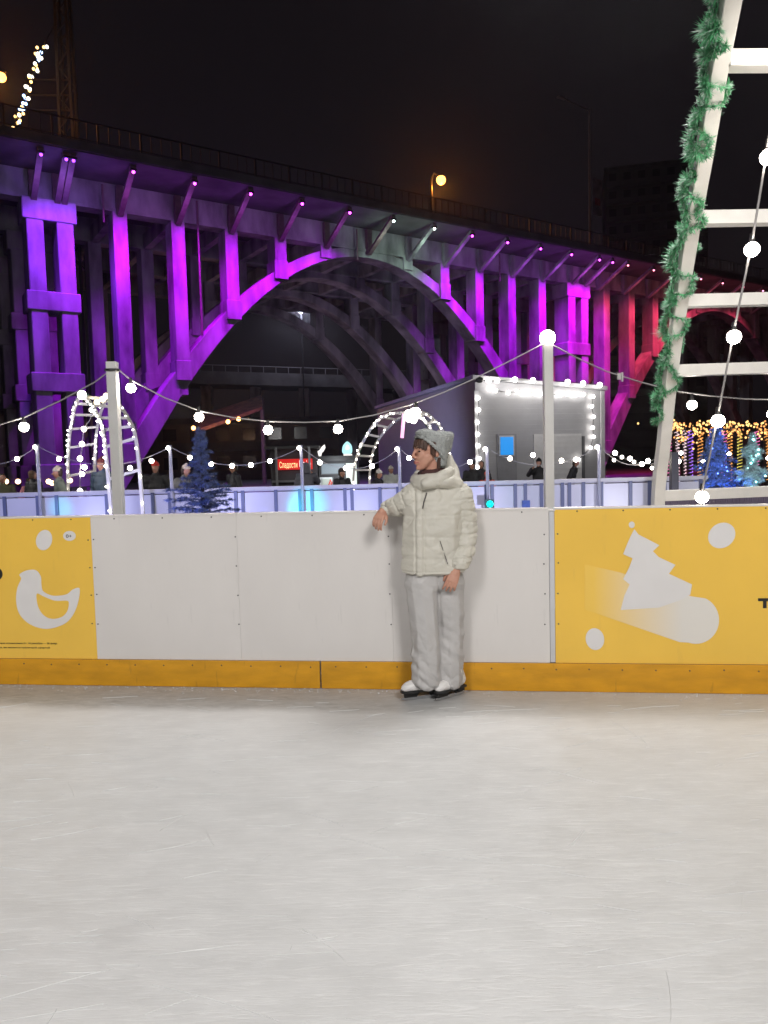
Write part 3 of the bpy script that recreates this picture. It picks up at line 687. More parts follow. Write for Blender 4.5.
# railing on the footway
m = MB()
for i in range(-64, 150):
    m.box(br_pt(i * 0.5, -3.25, 17.22), (0.035, 0.035, 0.95), AX)
for i in range(-16, 38): m.box(br_pt(i * 2.0, -3.25, 17.25), (0.09, 0.09, 1.05), AX)
m.box(br_pt(20, -3.25, 17.74), (110, 0.07, 0.06), AX); m.box(br_pt(20, -3.25, 16.9), (110, 0.05, 0.05), AX)
m.build('railing', dark_metal, BR)
# rain pipes down the front
for s in (-14.2, 8.0, -19.2, -3.9):
    MB().tube([br_pt(s, -0.2, 16.1), br_pt(s, -0.2, 14.2)] + ([br_pt(s, -0.2, 8.8)] if s == -14.2 else []), 0.06, 8).build('rain_pipe', rust, BR)

# lamps and masts standing on the bridge
def street_lamp(px, py, o, label, colr, strength, r, power, arm=True):
    n_ = BO; P = BM + BO * o; H = onp(px, py, P, BO)
    base = Vector((H.x, H.y, 16.54)); t = thing('street_lamp', label, 'street lamp', base)
    off = BD * (-0.9 if arm else 0)
    MB().tube([base + off, Vector((H.x, H.y, H.z - 0.2)) + off, Vector((H.x, H.y, H.z + 0.35)) + off * 0.7, Vector((H.x, H.y, H.z + 0.3))], [0.11, 0.08, 0.05, 0.05], 8).build('pole', dark_metal, t)
    MB().ball(H + ZV * 0.24, 0.3, 12, 8, (1.2, 0.8, 0.35)).build('lamp_head', dark_metal, t, True)
    MB().ball(H, r, 14, 10).build('lamp_glass', glow('sodium_glow', (1.0, 0.38, 0.08), strength), t, True)
    lamp('lamp', 'POINT', H - ZV * 0.5, power, colr, t, 0.25)
street_lamp(441, 180, 2.5, 'street lamp glowing orange on the bridge above the arch', (1.0, 0.30, 0.035), 6, 0.34, 800)
street_lamp(1, 77, 4.0, 'street lamp glowing orange on the bridge at the left edge of the photo', (1.0, 0.30, 0.035), 6, 0.26, 500)
# tall tram mast with a banner
H0 = onp(590, 250, BM + BO * 5, BO); H1 = onp(588, 108, BM + BO * 5, BO)
t = thing('lamp_mast', 'tall unlit mast with a side arm and banner on the bridge', 'mast', (H0.x, H0.y, 16.54))
MB().tube([(H0.x, H0.y, 16.54), (H0.x, H0.y, 20.5), (H0.x, H0.y, H1.z)], [0.16, 0.13, 0.09], 10).build('pole', mat('mast_grey', (0.16, 0.16, 0.165), 0.6), t)
MB().tube([(H0.x, H0.y, H1.z - 0.2), Vector((H0.x, H0.y, H1.z + 0.1)) - BD * 3.4], 0.05, 6).box(Vector((H0.x, H0.y, H1.z + 0.06)) - BD * 3.4, (0.9, 0.3, 0.1), AX).build('arm', MATS['mast_grey'], t)
zb0, zb1 = onp(598, 216, BM + BO * 5, BO).z, onp(598, 179, BM + BO * 5, BO).z
MB().box(Vector((H0.x, H0.y, (zb0 + zb1) / 2)) + BD * 1.0, (1.2, 0.04, zb1 - zb0), AX).build('banner', mat('faded_banner', (0.22, 0.17, 0.19), 0.8, 0.6, 1.4), t)
MB().box(Vector((H0.x, H0.y, zb0 + 1.2)) + BD * 1.0 - BO * 0.03, (0.7, 0.02, 0.6), AX).build('banner_emblem', mat('banner_red', (0.3, 0.04, 0.05), 0.8, 0.4), t)
# lattice pylon behind the bridge deck, left
H0 = onp(70, 150, BM + BO * 9, BO)
t = thing('lattice_pylon', 'dark lattice pylon rising behind the left end of the bridge', 'pylon', (H0.x, H0.y, 0))
m = MB()
for i in (-1, 1):
    for j in (-1, 1): m.bar((H0.x + i * 0.55, H0.y + j * 0.55, 0), (H0.x + i * 0.3, H0.y + j * 0.3, 34), 0.16, 0.16)
for k in range(22):
    z = 14 + k * 0.92; f = 0.55 - 0.25 * z / 34; f2 = 0.55 - 0.25 * (z + 0.92) / 34; sgn = 1 if k % 2 else -1
    for j in (-1, 1): m.bar((H0.x - f * sgn, H0.y + j * f, z), (H0.x + f2 * sgn, H0.y + j * f2, z + 0.92), 0.07, 0.07)
m.build('lattice', mat('pylon_grey', (0.04, 0.038, 0.036), 0.7), t)
m = MB()
for z in (23.6, 24.5, 25.4): m.bar((H0.x - 2.6, H0.y, z), (H0.x + 0.2, H0.y, z - 0.1), 0.08, 0.08)
m.bar((H0.x - 2.5, H0.y, 23.5), (H0.x - 2.5, H0.y, 25.6), 0.08, 0.08); m.build('cross_arm', MATS['pylon_grey'], t)
# slanting garland of lights by the pylon
P = [onp(x, y, BM + BO * 8, BO) for x, y in ((15, 126), (22, 108), (30, 86), (37, 64), (43, 46))]
t = thing('light_garland', 'slanting garland of white and amber lights beside the dark pylon', 'garland', P[0])
MB().tube(P + [P[-1] + Vector((0.6, 0.2, 1.2))], 0.03, 6).build('cable', dark_metal, t)
gw, ga, gb = ball_mesh('bulb', 0.10, glow('garland_white', (1, 0.93, 0.8), 4), 8, 6), ball_mesh('bulb', 0.085, glow('garland_amber', (1, 0.6, 0.2), 4), 8, 6), ball_mesh('bulb', 0.09, glow('garland_blue', (0.35, 0.55, 1), 5), 8, 6)
rs = random.Random(2)
for i in range(46):
    q = i / 45 * 4; k = min(3, int(q)); p = P[k].lerp(P[k + 1], q - k)
    link('bulb', rs.choice((gw, ga, ga, gb)), t, p + Vector((rs.uniform(-.2, .2), rs.uniform(-.2, .2), rs.uniform(-.25, .25))))

# ------------------------------------------------------------------ dark things further off
def building(name, label, cx, cy, w_, d, h, rot, m, win, rows, cols, lit=()):
    X = Vector((math.cos(rot), math.sin(rot), 0)); Y = Vector((-X.y, X.x, 0)); c = Vector((cx, cy, 0)); t = thing(name, label, 'building', c)
    MB().box(c + ZV * h / 2, (w_, d, h), (X, Y, ZV)).build('wall', m, t)
    MB().box(c + ZV * (h + 0.3), (w_ + 0.5, d + 0.5, 0.6), (X, Y, ZV)).build('roof', asph, t)
    fh = h / rows; mb = MB()
    for r in range(rows):
        mb.box(c - Y * (d / 2 + 0.5) + ZV * (r * fh + 0.5), (w_ * 0.98, 1.0, 0.95), (X, Y, ZV))
    mb.build('balcony', mat('balcony_panel', (0.09, 0.086, 0.084), 0.9), t)
    for r in range(rows):
        for k in range(cols):
            if (r, k) in lit: continue
            if r >= rows - 13: MB().box(c - Y * (d / 2 + 0.02) + X * ((k + 0.5) / cols - 0.5) * w_ + ZV * ((r + 0.62) * fh), (w_ / cols * 0.5, 0.08, fh * 0.42), (X, Y, ZV)).build('window', mat('dark_window', (0.02, 0.02, 0.024), 0.15), t)
    for r, k in lit:
        MB().box(c - Y * (d / 2 + 0.03) + X * ((k + 0.5) / cols - 0.5) * w_ + ZV * ((r + 0.62) * fh), (w_ / cols * 0.5, 0.1, fh * 0.42), (X, Y, ZV)).build('lit_window', glow('lit_window', (0.9, 0.92, 1.0), 1.2), t)
    return t
P = at(690, 440, 130)
building('apartment_block', 'dark apartment tower beyond the bridge with one lit window', P.x - 3, 140, 17, 14, 52, -0.25, mat('tower_wall', (0.07, 0.068, 0.066), 0.9, 0.2, 0.3), 0, 17, 7, ((11, 2), (5, 4)))
P = at(235, 455, 82)
building('low_building', 'low dark building seen under the arch, orange light on its roof', P.x, 84, 22, 9, 6.0, 0.15, mat('brown_wall', (0.13, 0.10, 0.085), 0.9, 0.3, 0.5), 0, 2, 8, ())
t = thing('pitched_canopy', 'brown pitched canopy under the arch lit by orange lamps', 'canopy', at(228, 455, 60))
a, b, c, d = at(196, 420, 58), at(262, 398, 62), at(262, 410, 58), at(200, 432, 55)
m = MB(); m.prism([a, b, c, d], (0, 0, 0.25)); m.build('roof', mat('brown_roof', (0.2, 0.10, 0.05), 0.8, 0.5, 2), t)
for q in (a, b, c, d): MB().bar((q.x, q.y, 0), (q.x, q.y, q.z), 0.25, 0.25).build('post', asph, t)
for x, y in ((193.5, 428), (228, 421.7), (238.6, 419)):
    q = at(x, y, 54); MB().ball(q, 0.16, 10, 8).build('lamp_glass', glow('amber_bulb', (1, 0.5, 0.15), 6), t, True)
    lamp('lamp', 'POINT', q + Vector((0, -0.2, -0.3)), 90, (1, 0.5, 0.2), t, 0.15)
# lower roadway behind the arches
t = thing('overpass', 'low grey overpass crossing behind the purple arches', 'bridge', at(270, 455, 92))
a, b = at(130, 378, 90), at(420, 386, 96)
m = MB(); m.bar(a, b, 6, 1.5); m.build('deck', asph, t)
m = MB(); m.bar(a + Vector((0, -3, 1.5)), b + Vector((0, -3, 1.5)), 0.08, 0.08)
for k in range(25):
    q = a.lerp(b, k / 24) + Vector((0, -3, 0)); m.bar(q + ZV * 0.7, q + ZV * 1.5, 0.07, 0.07)
m.build('railing', MATS['mast_grey'], t)
for k in range(6):
    q = a.lerp(b, (k + 0.5) / 6); MB().bar((q.x, q.y, 0), (q.x, q.y, q.z - 0.7), 1.2, 1.2, (1, 0, 0)).build('column', concrete, t)
q = at(301, 311, 88); t = thing('street_lamp', 'small cold white lamp shining under the arch', 'street lamp', (q.x, q.y, 0))
MB().tube([(q.x, q.y + 0.3, 0), (q.x, q.y + 0.3, q.z)], 0.09, 8).build('pole', dark_metal, t)
MB().ball(q, 0.3, 12, 8).build('lamp_glass', glow('cold_lamp', (0.75, 0.75, 1), 10), t, True)
lamp('lamp', 'POINT', q - Vector((0, 0.4, 0)), 3500, (0.75, 0.75, 1), t, 0.3)

# ------------------------------------------------------------------ bulbs and strings
warm = (1.0, 0.90, 0.78)
BULB = ball_mesh('bulb', 0.046, glow('bulb_glow', warm, 60))
BULB_S = ball_mesh('bulb', 0.038, glow('bulb_glow_far', warm, 30), 10, 8)
SOCK = bpy.data.meshes.new('socket'); _b = MB().tube([(0, 0, 0.04), (0, 0, 0.10)], [0.02, 0.014], 8); SOCK.from_pydata(_b.v, [], _b.f); SOCK.materials.append(sole_m)
cable_m = mat('pale_cable', (0.35, 0.34, 0.34), 0.6)
def sag(a, b, d, n=14): return [a.lerp(b, i / n) - ZV * (4 * d * (i / n) * (1 - i / n)) for i in range(n + 1)]
def string(label, pts, bulbs, mesh=BULB, r=0.007, grp=None, drop=True):
    t = thing('string_light', label, 'string lights', pts[0], grp)
    MB().tube(pts, r, 6).build('cable', cable_m, t)
    for q in bulbs:
        b = link('bulb', mesh, t, q)
        if drop: link('socket', SOCK, b, None)
    return t
def post(px, py, Y, w_, label, name='post', m=None, round_=False, base=0.0):
    q = at(px, py, Y); t = thing(name, label, 'post', (q.x, q.y, base))
    if round_: MB().tube([(q.x, q.y, base), (q.x, q.y, q.z)], w_ / 2, 12).build('pole', m or white_paint, t, True)
    else: MB().box((q.x, q.y, (base + q.z) / 2), (w_, w_, q.z - base), None).build('pole', m or white_paint, t, bevel=0.006)
    MB().box((q.x, q.y, base + 0.01), (w_ * 2.4, w_ * 2.4, 0.02)).build('base_plate', m or white_paint, t)
    return t, q
white_paint = mat('white_paint', (0.66, 0.655, 0.64), 0.45, 0.08, 6)
YP = 7.4
tp, qA = post(112, 362, YP, 0.095, 'bare grey-white post standing by the left lit ladder arch')
MB().tube([(qA.x, qA.y - 0.0, qA.z - 0.09), (qA.x, qA.y, qA.z - 0.07)], 0.075, 10).build('strap', sole_m, tp)
tp, qB = post(547.5, 341, YP, 0.09, 'white post with a bright bulb on top near the metal hut')
link('bulb', ball_mesh('bulb', 0.075, MATS['bulb_glow'], 16, 12), tp, qB + ZV * 0.03)
def px_pts(l, Y): return [at(x, y, Y) for x, y in l]
string('string of big bulbs falling from the left grey post towards the left edge', px_pts([(115, 367), (95, 382), (60, 401), (25, 417), (-10, 428), (-60, 438)], YP), px_pts([(24, 427)], YP) + [at(-45, 446, YP)], grp='string lights')
string('long string of big bulbs sagging between the grey post and the white lamp post', px_pts([(115, 367), (131, 380), (165, 398), (200, 411), (235, 418), (270, 421.5), (305, 422.5), (340, 421), (375, 415), (410, 405), (445, 392), (475, 378.5), (510, 361), (545, 343)], YP),
       px_pts([(131, 388), (199, 417), (268, 430), (338, 429), (416, 412)], YP), grp='string lights')
string('string sagging from the white lamp post to the right behind the ladder arch', px_pts([(549, 343), (575, 357), (605, 371), (640, 382), (675, 391), (710, 396), (745, 399), (800, 400)], YP),
       px_pts([(692, 405), (772, 414)], YP), grp='string lights')
t = thing('cable_clip', 'small pale cable clip on the string behind the hut corner', 'clip', at(619, 376, YP)); MB().box(at(619, 376.5, YP), (0.03, 0.03, 0.06)).box(at(622, 377, YP), (0.015, 0.03, 0.09)).build('clip', white_paint, t)
def near(x, y, k): return at(x, y, 5.35 - 0.9 * k)
string('string of big bulbs rising steeply in front of the near ladder arch', [near(700, 500, -.1), near(709, 460, 0), near(718, 415, 0.1), near(734, 330, .35), near(752, 243, .6), near(767, 150, .85), near(785, 30, 1.2), near(800, -80, 1.5)],
       [near(702, 497, -.1), near(718, 421, .1), near(734, 337, .35), near(752, 249.5, .6), near(768, 157, .85), near(784, 50, 1.15)], grp='string lights')

# ------------------------------------------------------------------ near ladder arch with its green garland
def arch_rail(pts, w_, m, parent, nm='rail', n=5):
    """square tube along a curve"""
    P = []; k = len(pts)
    for i in range(k - 1):
        p = [Vector(pts[max(0, min(k - 1, i + j))]) for j in (-1, 0, 1, 2)]
        for s in range(n):
            u = s / n; P.append(0.5 * ((2 * p[1]) + (p[2] - p[0]) * u + (2 * p[0] - 5 * p[1] + 4 * p[2] - p[3]) * u * u + (3 * p[1] - p[0] - 3 * p[2] + p[3]) * u ** 3))
    P.append(Vector(pts[-1])); n_ = len(P)
    side = Vector((1, 0, 0)); vs, fs = [], []
    for i, q in enumerate(P):
        T = (P[min(i + 1, n_ - 1)] - P[max(i - 1, 0)]).normalized(); X = (side - T * side.dot(T)).normalized(); Y = T.cross(X)
        vs += [q + (X * a + Y * b) * (w_ / 2) for a, b in ((-1, -1), (1, -1), (1, 1), (-1, 1))]
    for i in range(n_ - 1): fs += [(4 * i + j, 4 * i + (j + 1) % 4, 4 * i + 4 + (j + 1) % 4, 4 * i + 4 + j) for j in range(4)]
    fs += [(3, 2, 1, 0), tuple(range(4 * n_ - 4, 4 * n_))]
    MB().add(vs, fs).build(nm, m, parent, bevel=0.004, seg=1)
    return P
RAILPX = [(656.5, 560, 6.75), (658, 500, 6.7), (664, 440, 6.55), (671, 370, 6.25), (680.5, 300, 5.9), (692, 225, 5.45), (705, 150, 5.0), (717, 75, 4.6), (731, 0, 4.25), (746, -80, 3.9)]
lp = [at(x, y, Y) for x, y, Y in RAILPX]; lp[0].z = 0.0
AR = thing('ladder_arch', 'near white ladder arch wound with green garland behind the yellow board', 'arch', (lp[0].x + 0.6, lp[0].y, 0))
arch_paint = mat('arch_white_paint', (0.82, 0.80, 0.76), 0.4, 0.06, 8)
RAIL = arch_rail(lp, 0.096, arch_paint, AR)
WID = Vector((1.38, 0.10, 0.02))
arch_rail([q + WID for q in lp], 0.096, arch_paint, AR)
def on_rail(py):
    for i in range(len(RAILPX) - 1):
        (x0, y0, Y0), (x1, y1, Y1) = RAILPX[i], RAILPX[i + 1]
        if y1 <= py <= y0:
            f = (y0 - py) / (y0 - y1); return at(x0 + (x1 - x0) * f, py, Y0 + (Y1 - Y0) * f)
for py in (496, 371, 301.5, 219, 61, -60):
    q = on_rail(py); MB().bar(q + WID * 0.03, q + WID * 0.97, 0.095, 0.095).build('rung', arch_paint, AR, bevel=0.004)
# garland: tinsel spiralling loosely round the left rail
gm = mat('green_tinsel', (0.16, 0.52, 0.26), 0.45, 0.6, 30, spec=0.4, dark=(0.035, 0.19, 0.08))
gt = mat('pale_tinsel', (0.42, 0.58, 0.46), 0.5, 0.3, 30)
rs = random.Random(11); GA = thing('tinsel_garland', 'green tinsel garland wound round the left rail of the near ladder arch', 'garland', lp[0])
g1, g2, cord = MB(), MB(), []
L0 = [q for q in RAIL if q.z > 1.0]
NT = len(L0) - 1
for i in range(3000):
    strand = i % 2; u = i / 3000; f = u * NT; k = min(NT - 1, int(f)); c = L0[k].lerp(L0[k + 1], f - k)
    if c.z < 1.75: continue
    T = (L0[k + 1] - L0[k]).normalized(); X = Vector((1, 0, 0)); Y = T.cross(X).normalized()
    ph = u * 2 * PI * 10.0 + 1.0 * math.sin(u * 17); ang = PI + (2.3 * math.sin(ph + 0.5 * math.sin(ph * 2.3)) + 0.8 * math.sin(u * 37) if strand else 0.75 * math.sin(u * 90 + 2 * math.sin(u * 31)))   # weaves to and fro round the outer (left) side
    left = max(0, -math.cos(ang)); lump = 0.5 + 0.5 * noise.noise(Vector((u * 26, strand * 7, 0))) * 2; lump = min(1, max(0, lump * 1.3 - 0.2))
    rad = 0.066 + 0.022 * left * lump + 0.012 * lump
    o = X * math.cos(ang) * rad + Y * math.sin(ang) * rad
    c2 = c + o + Vector((rs.uniform(-.008, .008), 0, rs.uniform(-.008, .008)))
    if strand: cord.append(c2)
    for j in range(9 if left > 0.2 else 7):
        d = Vector((rs.gauss(0, 1), rs.gauss(0, 1), rs.gauss(0, 1))).normalized()
        if d.dot(o) < -0.02: d = -d
        ln = rs.uniform(0.025, 0.06) * (0.6 + 0.95 * lump * (0.35 + left)); wd = rs.uniform(0.0016, 0.0034); s_ = d.cross(T).normalized() * wd; e = c2 + d * ln
        h = c2 + d * ln * 0.6; mb = g1 if rs.random() < 0.72 else g2
        mb.add([c2 - s_, c2 + s_, h + s_ * 1.2, e, h - s_ * 1.2], [(0, 1, 2, 3, 4)])
MB().tube(cord[::3], 0.006, 5).build('cord', gm, GA); g1.build('tinsel', gm, GA); g2.build('tinsel_tip', gt, GA)

# ------------------------------------------------------------------ far barrier of the second rink
YB = 12.3
zT = 1.10
sheet = mat('frosted_sheet', (0.60, 0.60, 0.66), 0.3, 0.12, 1.2)
bpost = mat('blue_grey_post', (0.12, 0.14, 0.24), 0.4, 0.1); brail = mat('pale_rail', (0.55, 0.54, 0.55), 0.4, 0.08)
xs = [at(px, 495, YB).x for px in (5, 38, 57, 107, 112, 153, 170, 205, 236, 243, 276, 300, 312, 345, 352, 380, 398, 420, 455, 486, 492, 515, 525, 541, 562, 569, 583, 601, 630, 649, 664, 700)]
FB = thing('rink_barrier', 'low barrier of frosted white panels with dark posts across the rink', 'barrier', (0, YB, 0))
x0, x1 = -9.5, xs[-1] + 0.1
allx = [x0, x0 + 1.1, x0 + 2.2] + xs
def by(x): return YB
for a, b in zip(allx, allx[1:]):
    MB().box(((a + b) / 2, YB, 0.56), (b - a - 0.05, 0.02, 0.98)).build('panel', sheet, FB)
for x in allx: MB().box((x, YB - 0.012, 0.55), (0.055, 0.06, 1.10)).build('post', bpost, FB)
MB().box(((x0 + x1) / 2, YB, 1.075), (x1 - x0, 0.04, 0.02)).box(((x0 + x1) / 2, YB - 0.02, 1.115), (x1 - x0, 0.13, 0.055)).build('top_rail', brail, FB)
MB().box(((x0 + x1) / 2, YB - 0.03, 0.08), (x1 - x0, 0.03, 0.16)).build('kick_strip', mat('barrier_blue', (0.05, 0.09, 0.3), 0.4), FB)
# slim poles along it with small bulbs
pole_m = mat('pole_paint', (0.35, 0.36, 0.45), 0.4, 0.1)
tops = []
labs = ['slim pole on the barrier at the far left', 'slim pole on the barrier beside the blue bushy spruce', 'slim pole on the barrier in front of the red lit kiosk', 'slim pole just left of the woman\'s face', 'slim pole with bulb before the hut door', 'slim pole beside the right corner of the hut']
for (px, py), lab in zip(((37, 446), (170, 447), (301, 447), (399, 448), (487, 448), (599, 446)), labs):
    q = at(px, py, YB - 0.1); t = thing('light_pole', lab, 'pole', (q.x, q.y, 0), 'slim poles on the barrier')
    MB().tube([(q.x, q.y, 0), (q.x, q.y, q.z + 0.03)], 0.028, 10).build('pole', pole_m, t, True)
    b = at(px - 2, py + 1, YB - 0.13); link('bulb', ball_mesh('bulb', 0.032, MATS['bulb_glow_far'], 10, 8), t, b); tops.append(q)
def far_string(lab, a, b, bl, d=0.3): string(lab, sag(a, b, d), [at(x, y, YB - 0.1) for x, y in bl], BULB_S, 0.005, 'small string lights over the barrier', False)
far_string('string of small bulbs between the two leftmost barrier poles', tops[0], tops[1], [(59, 459), (130, 468), (151.5, 461)])
far_string('string of small bulbs leading off the left edge', at(-60, 448, YB), tops[0], [(17, 459), (-20, 470)])
far_string('string of small bulbs between the spruce and the kiosk', tops[1], tops[2], [(190, 457.6), (211, 464), (232, 465.8), (251, 465), (270, 461)])
far_string('string of small bulbs over the kiosk counter', tops[2], tops[3], [(320, 462.5), (346, 468), (372, 466)], 0.35)
far_string('string of small bulbs behind the woman\'s head', tops[3], tops[4], [(409, 458), (470, 462)], 0.35)
far_string('string of small bulbs before the hut door', tops[4], tops[5], [(510, 458.5), (533, 455), (561.5, 460.6), (576, 459.6)])
far_string('string of small bulbs right of the hut', tops[5], at(668, 448, YB), [(615, 453), (630, 458.6), (642, 464), (648, 461)])
t = string('string of small bulbs further back, right of the hut', px_pts([(600, 448), (616, 455), (635, 463), (652, 464), (668, 459)], 17), px_pts([(614, 460), (622, 457), (634, 462), (652, 468)], 17), BULB_S, 0.005, 'small string lights over the barrier', False)
string('string of bulbs further back behind the near ladder arch', px_pts([(660, 455), (690, 461), (715, 462), (770, 452)], 15), px_pts([(665.5, 458.6), (679, 461.5), (681, 453), (703, 461), (729, 454), (768, 458)], 15), BULB_S, 0.005, 'small string lights over the barrier', False)
AMB = ball_mesh('bulb', 0.09, glow('amber_far', (1, 0.62, 0.34), 6), 10, 8)
string('distant row of amber bulbs behind the people at the far left', px_pts([(-20, 478), (6, 479), (20, 479), (48, 479), (70, 478), (95, 477)], 26), px_pts([(6, 481.5), (18, 481.5), (48.6, 481.5), (70, 480.5), (52, 483), (58, 482)], 26), AMB, 0.006, 'small string lights over the barrier', False)

# ------------------------------------------------------------------ far ladder arches
def far_arch(label, front, back, lit, name='ladder_arch', rungs=8, garl=True, seed=1):
    """front/back rails given as lists of (px, py, Y) from the ground up to the crown and down again"""
    A = [at(*p) for p in front]; B = [at(*p) for p in back]
    A[0].z = A[-1].z = B[0].z = B[-1].z = 0
    t = thing(name, label, 'arch', (A[0] + B[-1]) / 2)
    PA = arch_rail(A, 0.05, arch_paint, t); PB = arch_rail(B, 0.05, arch_paint, t); n = min(len(PA), len(PB))
    for i in range(2, n - 1, 2): MB().bar(PA[i], PB[i], 0.045, 0.045).build('rung', arch_paint, t)
    small = ball_mesh('bulb', 0.017, glow('fairy_bulb', (1, 0.93, 0.85), 14), 6, 4); rs = random.Random(seed)
    for P_, f in ((PA, 1.0), (PB, 0.5)):
        lo = int(len(P_) * 0.02)
        for i in range(lo, len(P_) - 1):
            for s in (0.2, 0.7):
                if rs.random() < f * lit: link('bulb', small, t, P_[i].lerp(P_[i + 1], s) + Vector((rs.uniform(-.03, .03), -0.04, rs.uniform(-.02, .02))))
    if garl:
        g = MB()
        for P_ in (PA, PB):
            for i in range(int(len(P_) * 0.25), int(len(P_) * 0.8)):
                for j in range(26):
                    c = P_[i].lerp(P_[i + 1], rs.random()) + Vector((0.05 * math.sin(i), 0, 0)); d = Vector((rs.gauss(0, 1), rs.gauss(0, 1), rs.gauss(0, 1))).normalized(); s_ = d.cross(ZV).normalized() * 0.004
                    g.add([c - s_, c + s_, c + d * rs.uniform(0.05, 0.10)], [(0, 1, 2)])
        gg = g.build('tinsel_garland', mat('dark_tinsel', (0.02, 0.07, 0.035), 0.6), None); o = gg; tag(o, 'dark green garland wound over the ' + ('left' if seed == 1 else 'middle') + ' lit ladder arch', 'garland')
    return t
far_arch('left white ladder arch with lit rails behind the grey post', [(113, 512, 11), (106.5, 460, 11.3), (99, 418, 11.9), (82, 396, 12.8), (73, 415, 13.8), (68, 460, 14.4), (67, 500, 14.6)],
         [(144, 512, 11.3), (137.5, 450, 11.6), (128, 418, 12.2), (110, 398, 13.2), (100, 415, 14.2), (95, 455, 14.8), (93, 500, 15)], 0.9, seed=1)
far_arch('middle ladder arch with lit rails half hidden by the woman\'s head', [(441, 505, 13.8), (439, 465, 14), (433, 434, 14.4), (415, 414, 15), (383, 417, 15.8), (364, 440, 16.4), (354, 470, 16.8), (352, 500, 17)],
         [(453, 505, 14.2), (450, 460, 14.5), (442, 430, 14.9), (421, 412, 15.6), (397, 420, 16.4), (377, 442, 17), (370, 470, 17.4), (369, 500, 17.6)], 0.75, seed=4)
q = at(404, 414, 15); t = thing('hanging_tube_light', 'glowing pink tube hanging from the crown of the middle arch', 'tube light', q); MB().tube([q, at(402, 438, 15)], 0.035, 8).build('tube', glow('pink_tube', (1, 0.45, 0.75), 1.6), t)
q = at(412, 416, 14.9); t = thing('lit_star', 'bright white light cluster on the crown of the middle arch', 'lamp', q)
for i in range(5): MB().ball(q + Vector((0.09 * math.cos(i * 1.256), -0.06, 0.09 * math.sin(i * 1.256))), 0.07, 8, 6).build('bulb', glow('fairy_bulb', (1, 0.93, 0.85), 9), t)
q = at(82, 395, 12.6); t = thing('lit_star', 'bright white light on the crown of the left arch', 'lamp', q); MB().ball(q, 0.075, 10, 8).build('bulb', MATS['fairy_bulb'], t)
q = at(104, 402, 12.6); t = thing('lit_star', 'yellowish light cluster inside the top of the left arch', 'lamp', q)
for i in range(4): MB().ball(q + Vector((0.08 * (i - 1.5), 0.05 * (i % 2), 0.05 * (i % 3))), 0.05, 8, 6).build('bulb', glow('fairy_warm', (1, 0.8, 0.45), 6), t)
t = string('vertical string of bulbs inside the left ladder arch', px_pts([(95, 405), (90, 420), (84, 428), (82, 444), (80, 470), (80, 492)], 13.2), px_pts([(92, 410), (84, 429), (82, 444), (80, 458.6), (84.5, 467.3), (82, 474), (80, 491)], 13.2), ball_mesh('bulb', 0.045, MATS['bulb_glow_far'], 10, 8), 0.006, None, False)

# ------------------------------------------------------------------ grey metal hut with string lights
hx = Vector((math.cos(math.radians(15)), math.sin(math.radians(15)), 0)); hy = Vector((-hx.y, hx.x, 0))
q = at(475, 380, 27); HB = Vector((q.x, q.y, 0)); HZ0 = q.z; HWd, HL = 5.2, 14.0
def hpt(u, v, z): return HB + hx * u + hy * v + ZV * z
HZ1 = HZ0 - 0.36
HT = thing('metal_hut', 'grey metal hut outlined with strings of white bulbs', 'hut', hpt(HWd / 2, HL / 2, 0))
def clad_mat():
    m = mat('grey_cladding', (0.34, 0.34, 0.36), 0.45, 0.08, 1.5); nt = m.node_tree; N = nt.nodes
    wv = N.new('ShaderNodeTexWave'); wv.wave_type = 'BANDS'; wv.bands_direction = 'Z'; wv.inputs['Scale'].default_value = 1.6; wv.wave_profile = 'SAW'
    tc = [n for n in N if n.type == 'TEX_COORD'][0]; bp = N.new('ShaderNodeBump'); bp.inputs['Strength'].default_value = 0.5; bp.inputs['Distance'].default_value = 0.03
    nt.links.new(tc.outputs['Object'], wv.inputs['Vector']); nt.links.new(wv.outputs['Fac'], bp.inputs['Height']); nt.links.new(bp.outputs[0], N['Principled BSDF'].inputs['Normal']); return m
clad = clad_mat()
m = MB(); P4 = [(0, 0, HZ0), (HWd, 0, HZ1), (HWd, HL, HZ1), (0, HL, HZ0)]
m.add([hpt(u, v, 0) for u, v, z in P4] + [hpt(*p) for p in P4], [(0, 1, 5, 4), (1, 2, 6, 5), (2, 3, 7, 6), (3, 0, 4, 7), (4, 5, 6, 7), (3, 2, 1, 0)]); m.build('wall', clad, HT)
m = MB(); ov = 0.13
rf = [hpt(-ov, -ov, HZ0 + 0.03), hpt(HWd + ov, -ov, HZ1 + 0.0), hpt(HWd + ov, HL + ov, HZ1), hpt(-ov, HL + ov, HZ0 + 0.03)]
m.prism(rf, (0, 0, 0.14)); m.build('roof', mat('roof_trim', (0.5, 0.5, 0.52), 0.5, 0.1), HT)
for u in (0.03, HWd - 0.03): MB().box(hpt(u, -0.02, HZ1 / 2), (0.16, 0.06, HZ1 - 0.05), (hx, hy, ZV)).build('corner_trim', MATS['roof_trim'], HT)
def hu(px, py=450):
    r = ray(px, py); n = hy; k = (HB - CAM).dot(n) / r.dot(n); return (CAM + r * k - HB).dot(hx), (CAM + r * k).z
u0, _ = hu(497); u1_, _ = hu(516); _, zt = hu(505, 434)
dr = MB().box(hpt((u0 + u1_) / 2, -0.03, zt / 2), (u1_ - u0, 0.06, zt), (hx, hy, ZV)).build('door', mat('hut_door', (0.24, 0.24, 0.26), 0.4, 0.1), HT)
ua, za = hu(499.5, 455); ub, zb_ = hu(512, 437)
MB().box(hpt((ua + ub) / 2, -0.07, (za + zb_) / 2), (ub - ua + 0.1, 0.05, zb_ - za + 0.1), (hx, hy, ZV)).build('window_frame', MATS['roof_trim'], dr)
